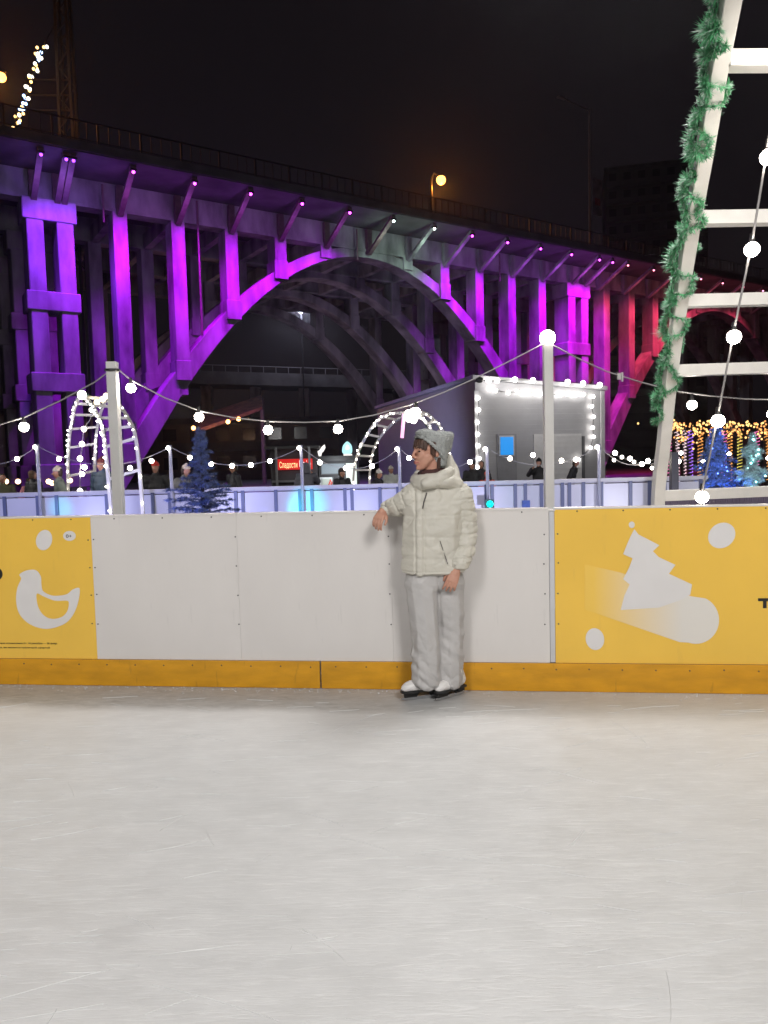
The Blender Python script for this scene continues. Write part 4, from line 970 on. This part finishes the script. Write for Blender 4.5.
MB().box(hpt((ua + ub) / 2, -0.1, (za + zb_) / 2), (ub - ua, 0.03, zb_ - za), (hx, hy, ZV)).build('window_pane', glow('blue_window', (0.02, 0.32, 0.9), 0.9), dr)
u0, _ = hu(533.5); u1_, _ = hu(581); _, zt = hu(557, 434)
gd = MB().box(hpt((u0 + u1_) / 2, -0.025, zt / 2), (u1_ - u0, 0.05, zt), (hx, hy, ZV)).build('roller_shutter', mat('pale_shutter', (0.52, 0.52, 0.53), 0.4, 0.06), HT)
m = MB()
for k in range(12): m.box(hpt((u0 + u1_) / 2, -0.055, 0.1 + k * zt / 12), (u1_ - u0 - 0.06, 0.012, 0.03), (hx, hy, ZV))
m.build('slat', MATS['pale_shutter'], gd)
u2_, _ = hu(584.5); MB().box(hpt((u1_ + u2_) / 2, -0.04, zt / 2 - 0.05), (u2_ - u1_ - 0.05, 0.06, zt - 0.1), (hx, hy, ZV)).build('door_frame', mat('dark_frame', (0.09, 0.09, 0.1), 0.5), HT)
# a camera or loudspeaker at the corner of the roof
q = at(479.5, 380, 26.6); MB().ball(q, 0.11, 10, 8, (1.3, 1, 1)).bar(q, q + hy * 0.4, 0.05, 0.05).build('security_camera', sole_m, HT)
HBULB = ball_mesh('bulb', 0.066, glow('hut_bulb', (1, 0.95, 0.88), 14), 10, 8); HBIG = ball_mesh('bulb', 0.095, glow('hut_bulb', (1, 0.95, 0.88), 14), 12, 8)
def hut_string(lab, pxs, mesh, v=-0.14):
    pts = []
    for x, y in pxs:
        u, z = hu(x, y); pts.append(hpt(u, v, z))
    t = thing('string_light', lab, 'string lights', pts[0], 'string lights on the hut'); MB().tube(pts, 0.012, 5).build('cable', sole_m, t)
    for p in pts: link('bulb', mesh, t, p)
def T3(l): return [(465 + x * 140 / 768, 365 + y * 140 / 768) for x, y in l]
hut_string('large bulbs along the eave of the grey hut', T3([(110, 92), (155, 92), (252, 86), (350, 90), (440, 92), (538, 98), (622, 106), (712, 114)]), HBIG, -0.34)
hut_string('row of bulbs hung under the eave of the grey hut', T3([(130, 135), (160, 142), (230, 153), (278, 150), (312, 157), (338, 157), (371, 153), (405, 160), (425, 160), (500, 165), (520, 163), (554, 160), (588, 165), (605, 165), (640, 164)]), HBULB)
hut_string('column of bulbs down the left corner of the grey hut', T3([(64, 183), (68, 248), (60, 315), (63, 380), (66, 444), (70, 512), (60, 560)]), HBULB)
hut_string('column of bulbs down the right corner of the grey hut', T3([(692, 175), (685, 228), (694, 285), (690, 345), (694, 395), (678, 455), (612, 520)]), HBULB)
lamp('lamp', 'POINT', hpt(HWd / 2, -2.6, HZ1 - 0.2), 210, (1, 0.95, 0.9), HT, 0.6)  # added unseen fill in front of the wall, standing in for the bulbs

# ------------------------------------------------------------------ kiosks beyond the barrier
YK = 22.0
def kpt(px, py, dy=0.0): return at(px, py, YK + dy)
kg = mat('kiosk_black', (0.035, 0.033, 0.038), 0.5, 0.2)
q0, q1 = kpt(270, 470), kpt(317, 470); zt = kpt(290, 449).z
K1 = thing('food_kiosk', 'dark food kiosk with a glowing red lettered sign', 'kiosk', ((q0.x + q1.x) / 2, YK + 1, 0))
cx, wd = (q0.x + q1.x) / 2, q1.x - q0.x
MB().box((cx, YK + 1.1, zt / 2), (wd, 1.8, zt)).build('wall', kg, K1)
MB().box((cx, YK + 0.9, zt + 0.04), (wd + 0.2, 2.4, 0.08)).build('roof', dark_metal, K1)
a, b = kpt(278, 470), kpt(312, 458.5)
sg = MB().box(((a.x + b.x) / 2, YK + 0.05, (a.z + b.z) / 2), (b.x - a.x, 0.12, b.z - a.z)).build('sign', glow('red_sign', (0.8, 0.012, 0.01), 0.8), K1)
place_text('Сладости', 'lettering', glow('yellow_letters', (1, 0.75, 0.35), 1.6), sg, kpt(279.5, 468, -0.02), (1, 0, 0), ZV, (b.z - a.z) * 0.55, 0.53)
place_text('Кофе', 'lettering', glow('white_letters', (1, 0.85, 0.8), 1.4), sg, kpt(299.5, 467, -0.02), (1, 0, 0), ZV, (b.z - a.z) * 0.6, 0.34)
for dx in (0.03, -0.03): MB().box(((a.x if dx > 0 else b.x) + dx, YK - 0.5, 1.0), (0.06, 0.06, 2.0)).build('awning_post', MATS['mast_grey'], K1)
MB().box((cx, YK + 0.1, 1.0), (wd - 0.1, 0.3, 0.06)).build('counter', MATS['mast_grey'], K1)
q0, q1 = kpt(318, 470), kpt(357, 470); cx, wd = (q0.x + q1.x) / 2, q1.x - q0.x; z1 = kpt(336, 460).z
K2 = thing('ice_cream_kiosk', 'dark kiosk with bright counter windows and lit shapes on its roof', 'kiosk', (cx, YK + 1, 0))
MB().box((cx, YK + 1.2, z1 / 2), (wd, 1.7, z1)).build('wall', kg, K2)
MB().box((cx, YK + 0.75, z1 + 0.05), (wd + 0.1, 2.5, 0.14)).build('awning', dark_metal, K2)
a, b = kpt(321, 474), kpt(344, 463.5)
f_ = MB().box(((a.x + b.x) / 2, YK + 0.32, (a.z + b.z) / 2), (b.x - a.x + 0.06, 0.06, b.z - a.z + 0.06)).build('window_frame', MATS['mast_grey'], K2)
MB().box(((a.x + b.x) / 2, YK + 0.27, (a.z + b.z) / 2), (b.x - a.x, 0.04, b.z - a.z)).build('lit_pane', glow('shop_window', (0.55, 0.68, 0.78), 0.35), f_)
a, b = kpt(346, 486), kpt(356, 463)
MB().box(((a.x + b.x) / 2, YK + 0.27, (a.z + b.z) / 2), (b.x - a.x, 0.05, b.z - a.z)).build('lit_pane', glow('shop_bright', (0.85, 0.95, 0.9), 1.1), K2)
a, b = kpt(321, 488), kpt(333, 477)
fr_ = MB().box(((a.x + b.x) / 2, YK - 0.1, (a.z + b.z) / 2), (b.x - a.x, 0.5, b.z - a.z)).build('fridge', mat('fridge_grey', (0.4, 0.42, 0.42), 0.4), K2)
MB().box(((a.x + b.x) / 2 + 0.03, YK - 0.37, (a.z + b.z) / 2), (b.x - a.x - 0.1, 0.03, b.z - a.z - 0.08)).build('lit_pane', glow('fridge_glow', (0.7, 0.78, 0.7), 0.5), fr_)
for i in range(5):
    MB().tube([kpt(329 + i * 0.7, 486 - 2 * (i % 3), -0.42), kpt(329 + i * 0.7, 483.5 - 2 * (i % 3), -0.42)], 0.02, 6).build('bottle', mat('red_label', (0.5, 0.06, 0.05), 0.4), fr_)
t = thing('lit_cone_sign', 'white lit ice cream cone shape standing on the kiosk roof', 'sign', kpt(321, 457))
MB().prism([kpt(x, y, 0.2) for x, y in ((319, 457), (317.5, 451.5), (320, 449.5), (322, 446.5), (324.5, 444.5), (325.2, 447.5), (323.5, 451), (321.5, 453), (320.8, 457))], (0, 0.1, 0)).build('glow_face', glow('cone_glow', (1, 0.95, 0.9), 1.3), t)
MB().bar(kpt(320, 457, 0.25), kpt(320, 461, 0.25), 0.05, 0.05).build('bracket', dark_metal, t)
t = thing('lit_cup_sign', 'teal and white lit drop shaped sign on the kiosk roof', 'sign', kpt(347, 457))
MB().prism([kpt(x, y, 0.2) for x, y in spline([(343, 453.5), (342.5, 447), (345, 443), (347.5, 441.5), (350.5, 444), (352, 448), (351, 453.5)], 4)], (0, 0.1, 0)).build('glow_face', glow('teal_glow', (0.5, 0.95, 1), 1.1), t)
MB().prism([kpt(x, y, 0.19) for x, y in ((343.5, 454), (352, 454), (352, 456.3), (343.5, 456.3))], (0, 0.1, 0)).build('glow_base', glow('cone_glow', (1, 0.95, 0.9), 1.3), t)
MB().prism([kpt(x, y, 0.14) for x, y in spline([(345.5, 447), (347, 444.5), (349, 446), (349.5, 449), (346, 450)], 3)], (0, 0.04, 0)).build('glow_swirl', glow('white_swirl', (1, 1, 1), 1.0), t)
MB().bar(kpt(347, 456.5, 0.25), kpt(347, 461, 0.25), 0.05, 0.05).build('bracket', dark_metal, t)
lamp('lamp', 'POINT', kpt(336, 470, -0.9), 50, (0.9, 0.95, 1), K2, 0.2)

# ------------------------------------------------------------------ artificial spruces
def spruce(label, base, H, prof, m, trunk_m, n_br, seed, needle=0.05, name='spruce', lights=None, nl=0, per=110, droop=-0.25):
    """prof(h) gives the crown radius at relative height h; each branch is a twig set all round with needles"""
    rs = random.Random(seed); base = Vector(base); t = thing(name, label, 'spruce', base)
    MB().tube([base, base + ZV * H * 0.5, base + ZV * H], [0.035, 0.024, 0.006], 8).build('trunk', trunk_m, t)
    g = MB(); tips = []
    for i in range(n_br):
        h = (i + rs.random()) / n_br; h = 0.06 + 0.93 * h ** 0.85
        R_ = prof(h) * rs.uniform(0.6, 1.12); az = i * 2.4 + rs.uniform(-.4, .4); o = base + ZV * H * h
        d = Vector((math.cos(az), math.sin(az), 0)); pts = []
        for k in range(6):
            f = k / 5; pts.append(o + d * R_ * f + ZV * (R_ * (0.28 * f + droop * f * f * 1.6) + rs.uniform(-.01, .01)))
        g.tube(pts, [0.007, 0.006, 0.005, 0.004, 0.003, 0.002], 4)
        tips.append(pts[-1]); twigs = [pts]
        for k in (1, 2, 3, 4):
            for sgn in (-1, 1):
                dd = (d + Vector((-d.y, d.x, 0)) * sgn * rs.uniform(0.7, 1.2) + ZV * rs.uniform(-.2, .25)).normalized(); L_ = R_ * 0.34 * (1.15 - k * 0.18)
                tw = [pts[k], pts[k] + dd * L_ * 0.5, pts[k] + dd * L_ - ZV * L_ * 0.1]; g.tube(tw, 0.0025, 3); twigs.append(tw); tips.append(tw[-1])
        for tw in twigs:
            n = int(per * (1 if tw is pts else 0.3) * (0.4 + R_ / max(0.05, prof(0.1))))
            for j in range(n):
                q = rs.random() * (len(tw) - 1); k = min(len(tw) - 2, int(q)); c = tw[k].lerp(tw[k + 1], q - k); ax = (tw[k + 1] - tw[k]).normalized()
                v = Vector((rs.gauss(0, 1), rs.gauss(0, 1), rs.gauss(0, 1))).normalized(); v = (v + ax * 0.7).normalized(); s_ = v.cross(ax).normalized() * 0.0035; e = c + v * needle * rs.uniform(0.6, 1.1)
                g.add([c - s_, c + s_, e], [(0, 1, 2)])
    g.build('crown', m, t)
    if lights:
        for i in range(nl): link('bulb', lights, t, rs.choice(tips) + Vector((0, -0.02, 0)))
    return t
bark = mat('dark_bark', (0.04, 0.03, 0.03), 0.8)
q = at(203, 500, 9.6)
spruce('blue-lit artificial spruce with bushy lower branches behind the white board', (q.x, q.y, 0), at(200, 428, 9.6).z, lambda h: 0.47 if h < 0.58 else max(0.05, 0.47 - (h - 0.58) * 2.6) if h < 0.72 else max(0.03, 0.15 * (1.02 - h) / 0.30 + 0.04),
       mat('blue_spruce_dark', (0.12, 0.16, 0.34), 0.5, 0.5, 14), bark, 120, 4, droop=-0.12)
lamp('lamp', 'SPOT', (q.x - 0.6, q.y - 1.3, 0.5), 75, (0.15, 0.25, 1.0), bpy.data.objects['spruce'], 0.05, (q.x, q.y, 1.2), 80, 0.8)
BLB = ball_mesh('bulb', 0.014, glow('blue_led', (0.1, 0.2, 1), 8), 6, 4)
q = at(716, 500, 13.6)
spruce('vivid blue spruce behind the bottom rung of the near ladder arch', (q.x, q.y, 0), at(717, 427, 13.6).z, lambda h: 1.05 * max(0.05, (1.0 - h)) ** 1.1 + 0.05, mat('blue_spruce', (0.16, 0.24, 0.45), 0.45, 0.5, 14), bark, 150, 8, 0.075, lights=BLB, nl=36)
lamp('lamp', 'SPOT', (q.x - 0.5, q.y - 1.6, 0.35), 240, (0.06, 0.2, 1.0), bpy.data.objects['spruce.001'], 0.05, (q.x, q.y, 1.1), 75, 0.8)
lamp('lamp', 'SPOT', (q.x + 0.8, q.y - 1.4, 0.3), 150, (0.06, 0.2, 1.0), bpy.data.objects['spruce.001'], 0.05, (q.x, q.y, 1.1), 75, 0.8)
q = at(752, 500, 12.6); TLB = ball_mesh('bulb', 0.018, glow('teal_led', (0.4, 1, 0.95), 6), 6, 4)
TD = spruce('pale frosted spruce with teal lights at the right edge of the photo', (q.x, q.y, 0), at(751, 434, 12.6).z, lambda h: 0.66 * max(0.05, (1.02 - h)) ** 0.8 * (0.62 + 0.38 * math.cos(h * 30)), mat('frosted_spruce', (0.42, 0.58, 0.60), 0.6, 0.4, 10), bark, 110, 9, 0.07, lights=TLB, nl=45)
lamp('lamp', 'SPOT', (q.x - 0.7, q.y - 1.6, 0.4), 60, (0.55, 0.95, 1.0), TD, 0.05, (q.x, q.y, 1.0), 70, 0.8)

# trees wrapped in coloured lights far right
cols = {'pink': (1, 0.2, 0.55), 'purple': (0.45, 0.2, 1), 'orange': (1, 0.42, 0.1), 'white': (1, 0.75, 0.8), 'yellow': (0.9, 0.75, 0.15)}
DOT = [ball_mesh('light_drop', 0.045, glow('gold_drop', (1, 0.6, 0.2), 2.2), 6, 4), ball_mesh('light_drop', 0.04, glow('amber_drop', (1, 0.4, 0.12), 1.8), 6, 4)]
rs = random.Random(21)
wl = [(669, 470, 'pink'), (677, 468, 'white'), (684, 466, 'white'), (690.5, 464, 'purple'), (700.5, 468, 'orange'), (712, 466, 'purple'), (724, 463, 'pink'), (730, 464, 'orange'), (740, 460, 'yellow'), (757, 448, 'pink'), (767, 462, 'orange')]
for i, (px, py, cn) in enumerate(wl):
    Y = 30 + (i % 3) * 1.5; q = at(px, 424 + rs.uniform(-2, 2), Y); ht = q.z
    t = thing('lit_tree', '%s-lit slender tree trunk %s' % (cn, ['at the rail of the near arch', 'second from the rail of the near arch', 'between a white and a purple trunk', 'left of the orange one', 'between two purple trunks', 'just left of the vivid blue spruce', 'right of the vivid blue spruce', 'just right of a pink-lit one', 'left of the pale frosted spruce', 'above the pale frosted spruce', 'at the right edge of the photo'][i]), 'lit tree', (q.x, q.y, 0), 'trees wrapped in coloured lights')
    MB().tube([(q.x, Y, 0), (q.x + rs.uniform(-.1, .1), Y, ht * 0.6), (q.x + rs.uniform(-.1, .1), Y, ht)], [0.11, 0.08, 0.03], 8).build('trunk', bark, t)
    m = MB(); n = 26; hp0 = 0.25
    pts = [Vector((q.x + 0.105 * math.cos(k * 0.9), Y + 0.105 * math.sin(k * 0.9), hp0 + (ht * 0.9 - hp0) * k / 110)) for k in range(111)]
    m.tube(pts, 0.014, 5).build('light_rope', glow('rope_' + cn, cols[cn], 1.3), t)
    for k in range(28):
        p_ = Vector((q.x + rs.gauss(0, 0.42), Y + rs.gauss(0, 0.3), ht - abs(rs.gauss(0, 0.42)) + 0.1)); link('light_drop', DOT[k % 2], t, p_)
    for k in range(5):
        a = Vector((q.x, Y, ht * (0.6 + 0.07 * k))); MB().tube([a, a + Vector((rs.uniform(-.5, .5), rs.uniform(-.3, .3), rs.uniform(.1, .5)))], [0.02, 0.006], 5).build('branch', bark, t)
# a slatted fence and a dark post behind the near arch
q0, q1 = at(664, 500, 8.2), at(800, 498, 8.2); zt = at(720, 497.5, 8.2).z
t = thing('slat_fence', 'dark slatted fence under the bottom rung of the near ladder arch', 'fence', (q0.x, q0.y, 0)); m = MB()
for i in range(58):
    x = q0.x + (q1.x - q0.x) * i / 57; m.box((x, 8.2, zt / 2), (0.022, 0.02, zt))
m.build('slat', mat('fence_slat', (0.16, 0.13, 0.2), 0.6), t); MB().box(((q0.x + q1.x) / 2, 8.22, zt - 0.04), (q1.x - q0.x, 0.025, 0.05)).box(((q0.x + q1.x) / 2, 8.22, 0.3), (q1.x - q0.x, 0.025, 0.05)).build('rail', MATS['fence_slat'], t)
post(674, 452, 11.5, 0.11, 'stout black post beside the rail of the near ladder arch', m=kg)

# coloured effect lamps washing the barrier
def par(loc, aim, power, col, cone, label):
    loc, aim = Vector(loc), Vector(aim); t = thing('effect_lamp', label, 'lamp', (loc.x, loc.y, 0)); d = (aim - loc).normalized()
    MB().tube([loc - d * 0.2, loc], [0.06, 0.085], 12).build('can', dark_metal, t); MB().bar((loc.x, loc.y, 0), (loc.x, loc.y, loc.z - 0.07), 0.03, 0.03).build('stand', dark_metal, t)
    lamp('lamp', 'SPOT', loc + d * 0.02, power, col, t, 0.06, aim, cone, 0.9)
for i, (x, c, w_, lb) in enumerate(((-6.2, (0.42, 0.45, 1.0), 330, 'violet wash lamp at the foot of the path at far left'), (-3.4, (0.50, 0.50, 1.0), 330, 'violet wash lamp behind the plain white boards'), (-0.6, (0.42, 0.45, 1.0), 330, 'violet wash lamp behind the woman'), (2.2, (0.62, 0.62, 1.0), 280, 'pale wash lamp behind the tree board'), (5.0, (0.8, 0.8, 1.0), 240, 'pale wash lamp near the ladder arch'))):
    par((x, 8.4, 0.45), (x, YB, 0.85), w_, c, 88, lb)
par((-1.9, 9.3, 0.4), at(308, 505, YB), 420, (0.0, 0.75, 1.0), 15, 'cyan spot lamp aimed below the kiosk')
par((-4.6, 10.2, 0.4), at(61, 508, YB), 160, (0.0, 0.8, 1.0), 12, 'cyan spot lamp aimed at the far left panels')
q = at(490, 504, 11.8); t = thing('party_light', 'small round teal lamp glowing at the foot of the barrier by the woman\'s shoulder', 'lamp', q)
MB().ball(q, 0.055, 12, 8).build('lens', glow('teal_lens', (0.0, 0.9, 0.85), 2.2), t, True); MB().box(q + Vector((0, 0.08, 0)), (0.14, 0.1, 0.14)).bar((q.x, q.y + 0.1, 0), (q.x, q.y + 0.1, q.z - 0.06), 0.03, 0.03).build('housing', dark_metal, t)
lamp('lamp', 'POINT', q - Vector((0, -0.0, 0)) + Vector((0, -0.1, 0)), 3, (0, 0.9, 0.85), t, 0.05)
q = at(526, 504, YB - 0.06); t = thing('notice', 'small blue notice stuck on the barrier near the white post', 'sign', q); MB().box(q, (0.13, 0.012, 0.12)).build('sheet', mat('blue_notice', (0.05, 0.12, 0.45), 0.5, 0.3, 20), t)

floodlight((-14.5, 13.5, 6.5), (-3, 14.5, 0.8), 2000, 'added off-frame floodlight mast left of the far path', 70, (1, 0.96, 0.92), 0.5)  # this and the next: added out of view to brighten the far people
floodlight((15.5, 13.0, 6.5), (3.5, 15.5, 0.8), 1800, 'added off-frame floodlight mast right of the far path', 70, (1, 0.96, 0.92), 0.5)
par((-3.5, 24.5, 0.4), hpt(0, 7, 2.4), 1800, (0.55, 0.55, 1.0), 80, 'pale violet wash lamp lighting the long side of the hut')
for s0, a_, lb in ((-12, br_pt(4, 10, 12), 'added dim fill lamp under the left half of the bridge'), (8, br_pt(2, 14, 12), 'added dim fill lamp under the right half of the bridge')):
    par(br_pt(s0, 2.6, 0.45), a_, 750, (0.72, 0.62, 0.9), 110, lb)  # added lamps, hidden from view, that brighten the rear ribs
# ------------------------------------------------------------------ people on the far side
def person(label, px, py, Y, jc, tc, hat, yaw, k=None, hood=False, lean=0.0, arms='down', hair=(0.05, 0.03, 0.02), scale_w=1.0):
    top = at(px, py, Y); H = k or max(1.25, min(1.85, top.z)); zb = top.z - H; f = H / 1.72
    t = thing('person', label, 'person', (top.x, Y, zb)); o = (top.x, Y, zb)
    sw = scale_w
    Lh = lambda z: lean * max(0, z - 0.9)                      # forward lean (local -y is the facing side)
    def P(x, y, z): return V(x * sw, y - Lh(z), z)
    def bones(g):
        if arms == 'fwd': return [(P(-.19, .0, 1.40), P(-.25, -.08, 1.15), P(-.14, -.32, 1.12)), (P(.19, .0, 1.40), P(.25, -.08, 1.15), P(.14, -.32, 1.12))]
        if arms == 'up': return [(P(-.19, .0, 1.40), P(-.28, -.12, 1.25), P(-.12, -.24, 1.42)), (P(.19, .0, 1.40), P(.26, .02, 1.14), P(.22, -.1, .92))]
        return [(P(-.19, .0, 1.40), P(-.26, .02, 1.13), P(-.25, -.06, .88)), (P(.19, .0, 1.40), P(.26, .02, 1.13), P(.25, -.06, .88))]
    B = bones(0)
    H_ = [[(P(0, 0.01, 1.62), (.075, .092, .095)), (P(0, -.02, 1.555), (.055, .065, .05))], [(P(0, -.085, 1.60), .014), (P(0, -.108, 1.585), .013)], [(P(0, .01, 1.56), .05), (P(0, .02, 1.42), .06)],
          [(P(0, .02, 1.36), (.15, .09, .06)), (P(0, .01, 1.0), (.13, .09, .06))]]
    for a, b, c in B:
        d = (c - b).normalized(); H_ += [[(a, .045), (b, .036)], [(b, .036), (c, .026)], [(c, .026), (c + d * .09, (.03, .03, .03))], [(c + d * .08, .022), (c + d * .17, .014)], [(c + d * .04, .02), (c + d * .10 + V(0, -.03, .01), .011)]]
    for s in (-1, 1): H_ += [[(P(.09 * s, .01, .92), .085), (P(.10 * s, -.01, .5), .055)], [(P(.10 * s, -.01, .5), .055), (P(.10 * s, .02, .08), .04)], [(P(.10 * s, .02, .06), .04), (P(.11 * s, -.14, .04), .032)]]
    body = organic('body', H_, 0.022, skin, t, 2, o, yaw, f)
    jm, tm = mat('coat_%02d%02d%02d' % tuple(int(99 * v) for v in jc), jc, 0.6, 0.2, 8, 0.2, 40), mat('trousers_%02d%02d%02d' % tuple(int(99 * v) for v in tc), tc, 0.7, 0.15, 8)
    J = [[(P(0, .01, .86), (.20, .15, .04)), (P(0, .015, 1.2), (.20, .145, .06)), (P(0, .02, 1.42), (.16, .10, .05))], [(P(0, .02, 1.42), .085), (P(0, .02, 1.50), .07)]]
    for a, b, c in B: J += [[(a, .088), (b, .072)], [(b, .07), (c, .052)]]
    organic('jacket', J, 0.024, jm, t, 3, o, yaw, f, lambda co, n: .010 * noise.noise(co * 9) - .007 * math.exp(-((co.z % .12 - .06) / .012) ** 2))
    T_ = [[(P(0, .01, .92), (.17, .12, .05)), (P(0, .01, .82), (.16, .11, .05))]]
    for s in (-1, 1): T_ += [[(P(.09 * s, .01, .86), .1), (P(.10 * s, -.01, .5), .075)], [(P(.10 * s, -.01, .5), .075), (P(.10 * s, .02, .1), .07)]]
    organic('trousers', T_, 0.026, tm, t, 2, o, yaw, f)
    B_ = []
    for s in (-1, 1): B_ += [[(P(.10 * s, .04, .05), .05), (P(.11 * s, -.15, .045), .042)]]
    organic('boots', B_, 0.02, sole_m, t, 2, o, yaw, f)
    if hood:
        organic('hood', [[(P(0, .035, 1.63), (.105, .11, .115)), (P(0, .05, 1.48), (.12, .10, .06))]], 0.02, jm, t, 2, o, yaw, f)
    elif hat:
        hm = mat('hat_%02d%02d%02d' % tuple(int(99 * v) for v in hat), hat, 0.85, 0.2, 30, 0.4, 80)
        organic('beanie', [[(P(0, .015, 1.66), (.092, .104, .035)), (P(0, .03, 1.71), (.07, .08, .035))], [(P(0, .03, 1.745), .03)]], 0.014, hm, t, 2, o, yaw, f)
    organic('hair', [[(P(0, .045, 1.655), (.085, .08, .075)), (P(0, .05, 1.57), (.078, .055, .06))]], 0.018, mat('hair_%02d' % int(hair[0] * 99), hair, 0.6, 0.3, 30), t, 2, o, yaw, f)
    return t
black = (0.014, 0.014, 0.017)
person('person in an olive coat at the left edge of the photo', 1, 474, 15, (0.10, 0.10, 0.05), black, None, 0.6, arms='fwd', lean=0.35)
person('child in a pink jacket at the far left of the path', 24, 478, 17.5, (0.65, 0.25, 0.28), black, None, 1.3, lean=0.3)
person('brown-haired person in black beside the far left pole', 33, 470.5, 15.5, black, black, None, 2.6, hair=(0.16, 0.09, 0.05))
person('person in a cream knit hat and grey-green jacket left of the lit arch', 61, 467.5, 13.9, (0.16, 0.19, 0.17), (0.03, 0.03, 0.04), (0.68, 0.60, 0.46), -1.0, lean=0.12)
person('man in a maroon hat and dark blue jacket inside the left arch', 101, 458.5, 13.9, (0.045, 0.075, 0.13), black, (0.16, 0.03, 0.035), -0.5)
person('person in a red hat and black jacket right of the left arch', 155, 462.5, 15, black, black, (0.75, 0.06, 0.05), 0.1)
person('person in a cream hat and wide grey jacket by the blue bushy spruce', 179, 465.5, 13.6, (0.20, 0.20, 0.20), black, (0.75, 0.62, 0.48), 1.2, lean=0.25, scale_w=1.25)
person('person in a bright blue jacket behind the blue bushy spruce', 215, 474.5, 17, (0.03, 0.10, 0.5), black, (0.5, 0.45, 0.5), -0.7, lean=0.2, scale_w=1.1)
person('person in a dark coat and grey hat left of the red lit kiosk', 233, 463.5, 16, (0.02, 0.02, 0.026), black, (0.13, 0.12, 0.13), -0.9)
person('person in a hooded dark grey jacket standing before the red sign', 306, 463, 16.5, (0.10, 0.105, 0.13), black, None, 3.0, hood=True, arms='up')
person('person in black beside the bright counter of the kiosk', 342, 469, 16, black, black, (0.04, 0.03, 0.03), 0.9, scale_w=1.2)
person('person in a white hat and black jacket below the middle arch', 373, 470.5, 15.2, black, black, (0.8, 0.78, 0.74), 1.1, lean=0.25)
person('child in white and teal near the pole left of the woman\'s face', 391, 466.5, 19, (0.55, 0.58, 0.55), (0.02, 0.4, 0.45), (0.75, 0.68, 0.6), 0.3)
person('person in black just right of the woman\'s shoulder', 472, 461.5, 18, black, black, black, 0.3)
person('person in black looking down beside the orange child', 481, 461, 19, (0.02, 0.02, 0.024), black, None, -0.4)
person('small child in an orange-red jacket right of the woman', 487, 472, 16.5, (0.75, 0.10, 0.03), (0.02, 0.02, 0.03), (0.7, 0.1, 0.05), 0.2, k=1.2)
person('man in a black jacket standing before the pale shutter', 538.5, 459, 19, black, black, black, -0.5, arms='up')
person('man in black leaning forward before the shutter, right of the white post', 569, 459.5, 19, black, black, black, 1.1, lean=0.3)

# ------------------------------------------------------------------ cold night air: faint haze that gives the lamps their soft glow
hm = bpy.data.materials.new('night_haze'); hm.use_nodes = True; nt = hm.node_tree
for n in list(nt.nodes):
    if n.type == 'BSDF_PRINCIPLED': nt.nodes.remove(n)
pv = nt.nodes.new('ShaderNodeVolumePrincipled'); pv.inputs['Color'].default_value = (0.85, 0.85, 0.88, 1)
pv.inputs['Density'].default_value = 0.0006; pv.inputs['Anisotropy'].default_value = 0.86
nt.links.new(pv.outputs[0], nt.nodes['Material Output'].inputs['Volume'])
hz = MB().box((5, 70, 28), (300, 190, 58)).build('haze', hm); tag(hz, None, None, None, 'stuff')
S.cycles.volume_bounces = 0
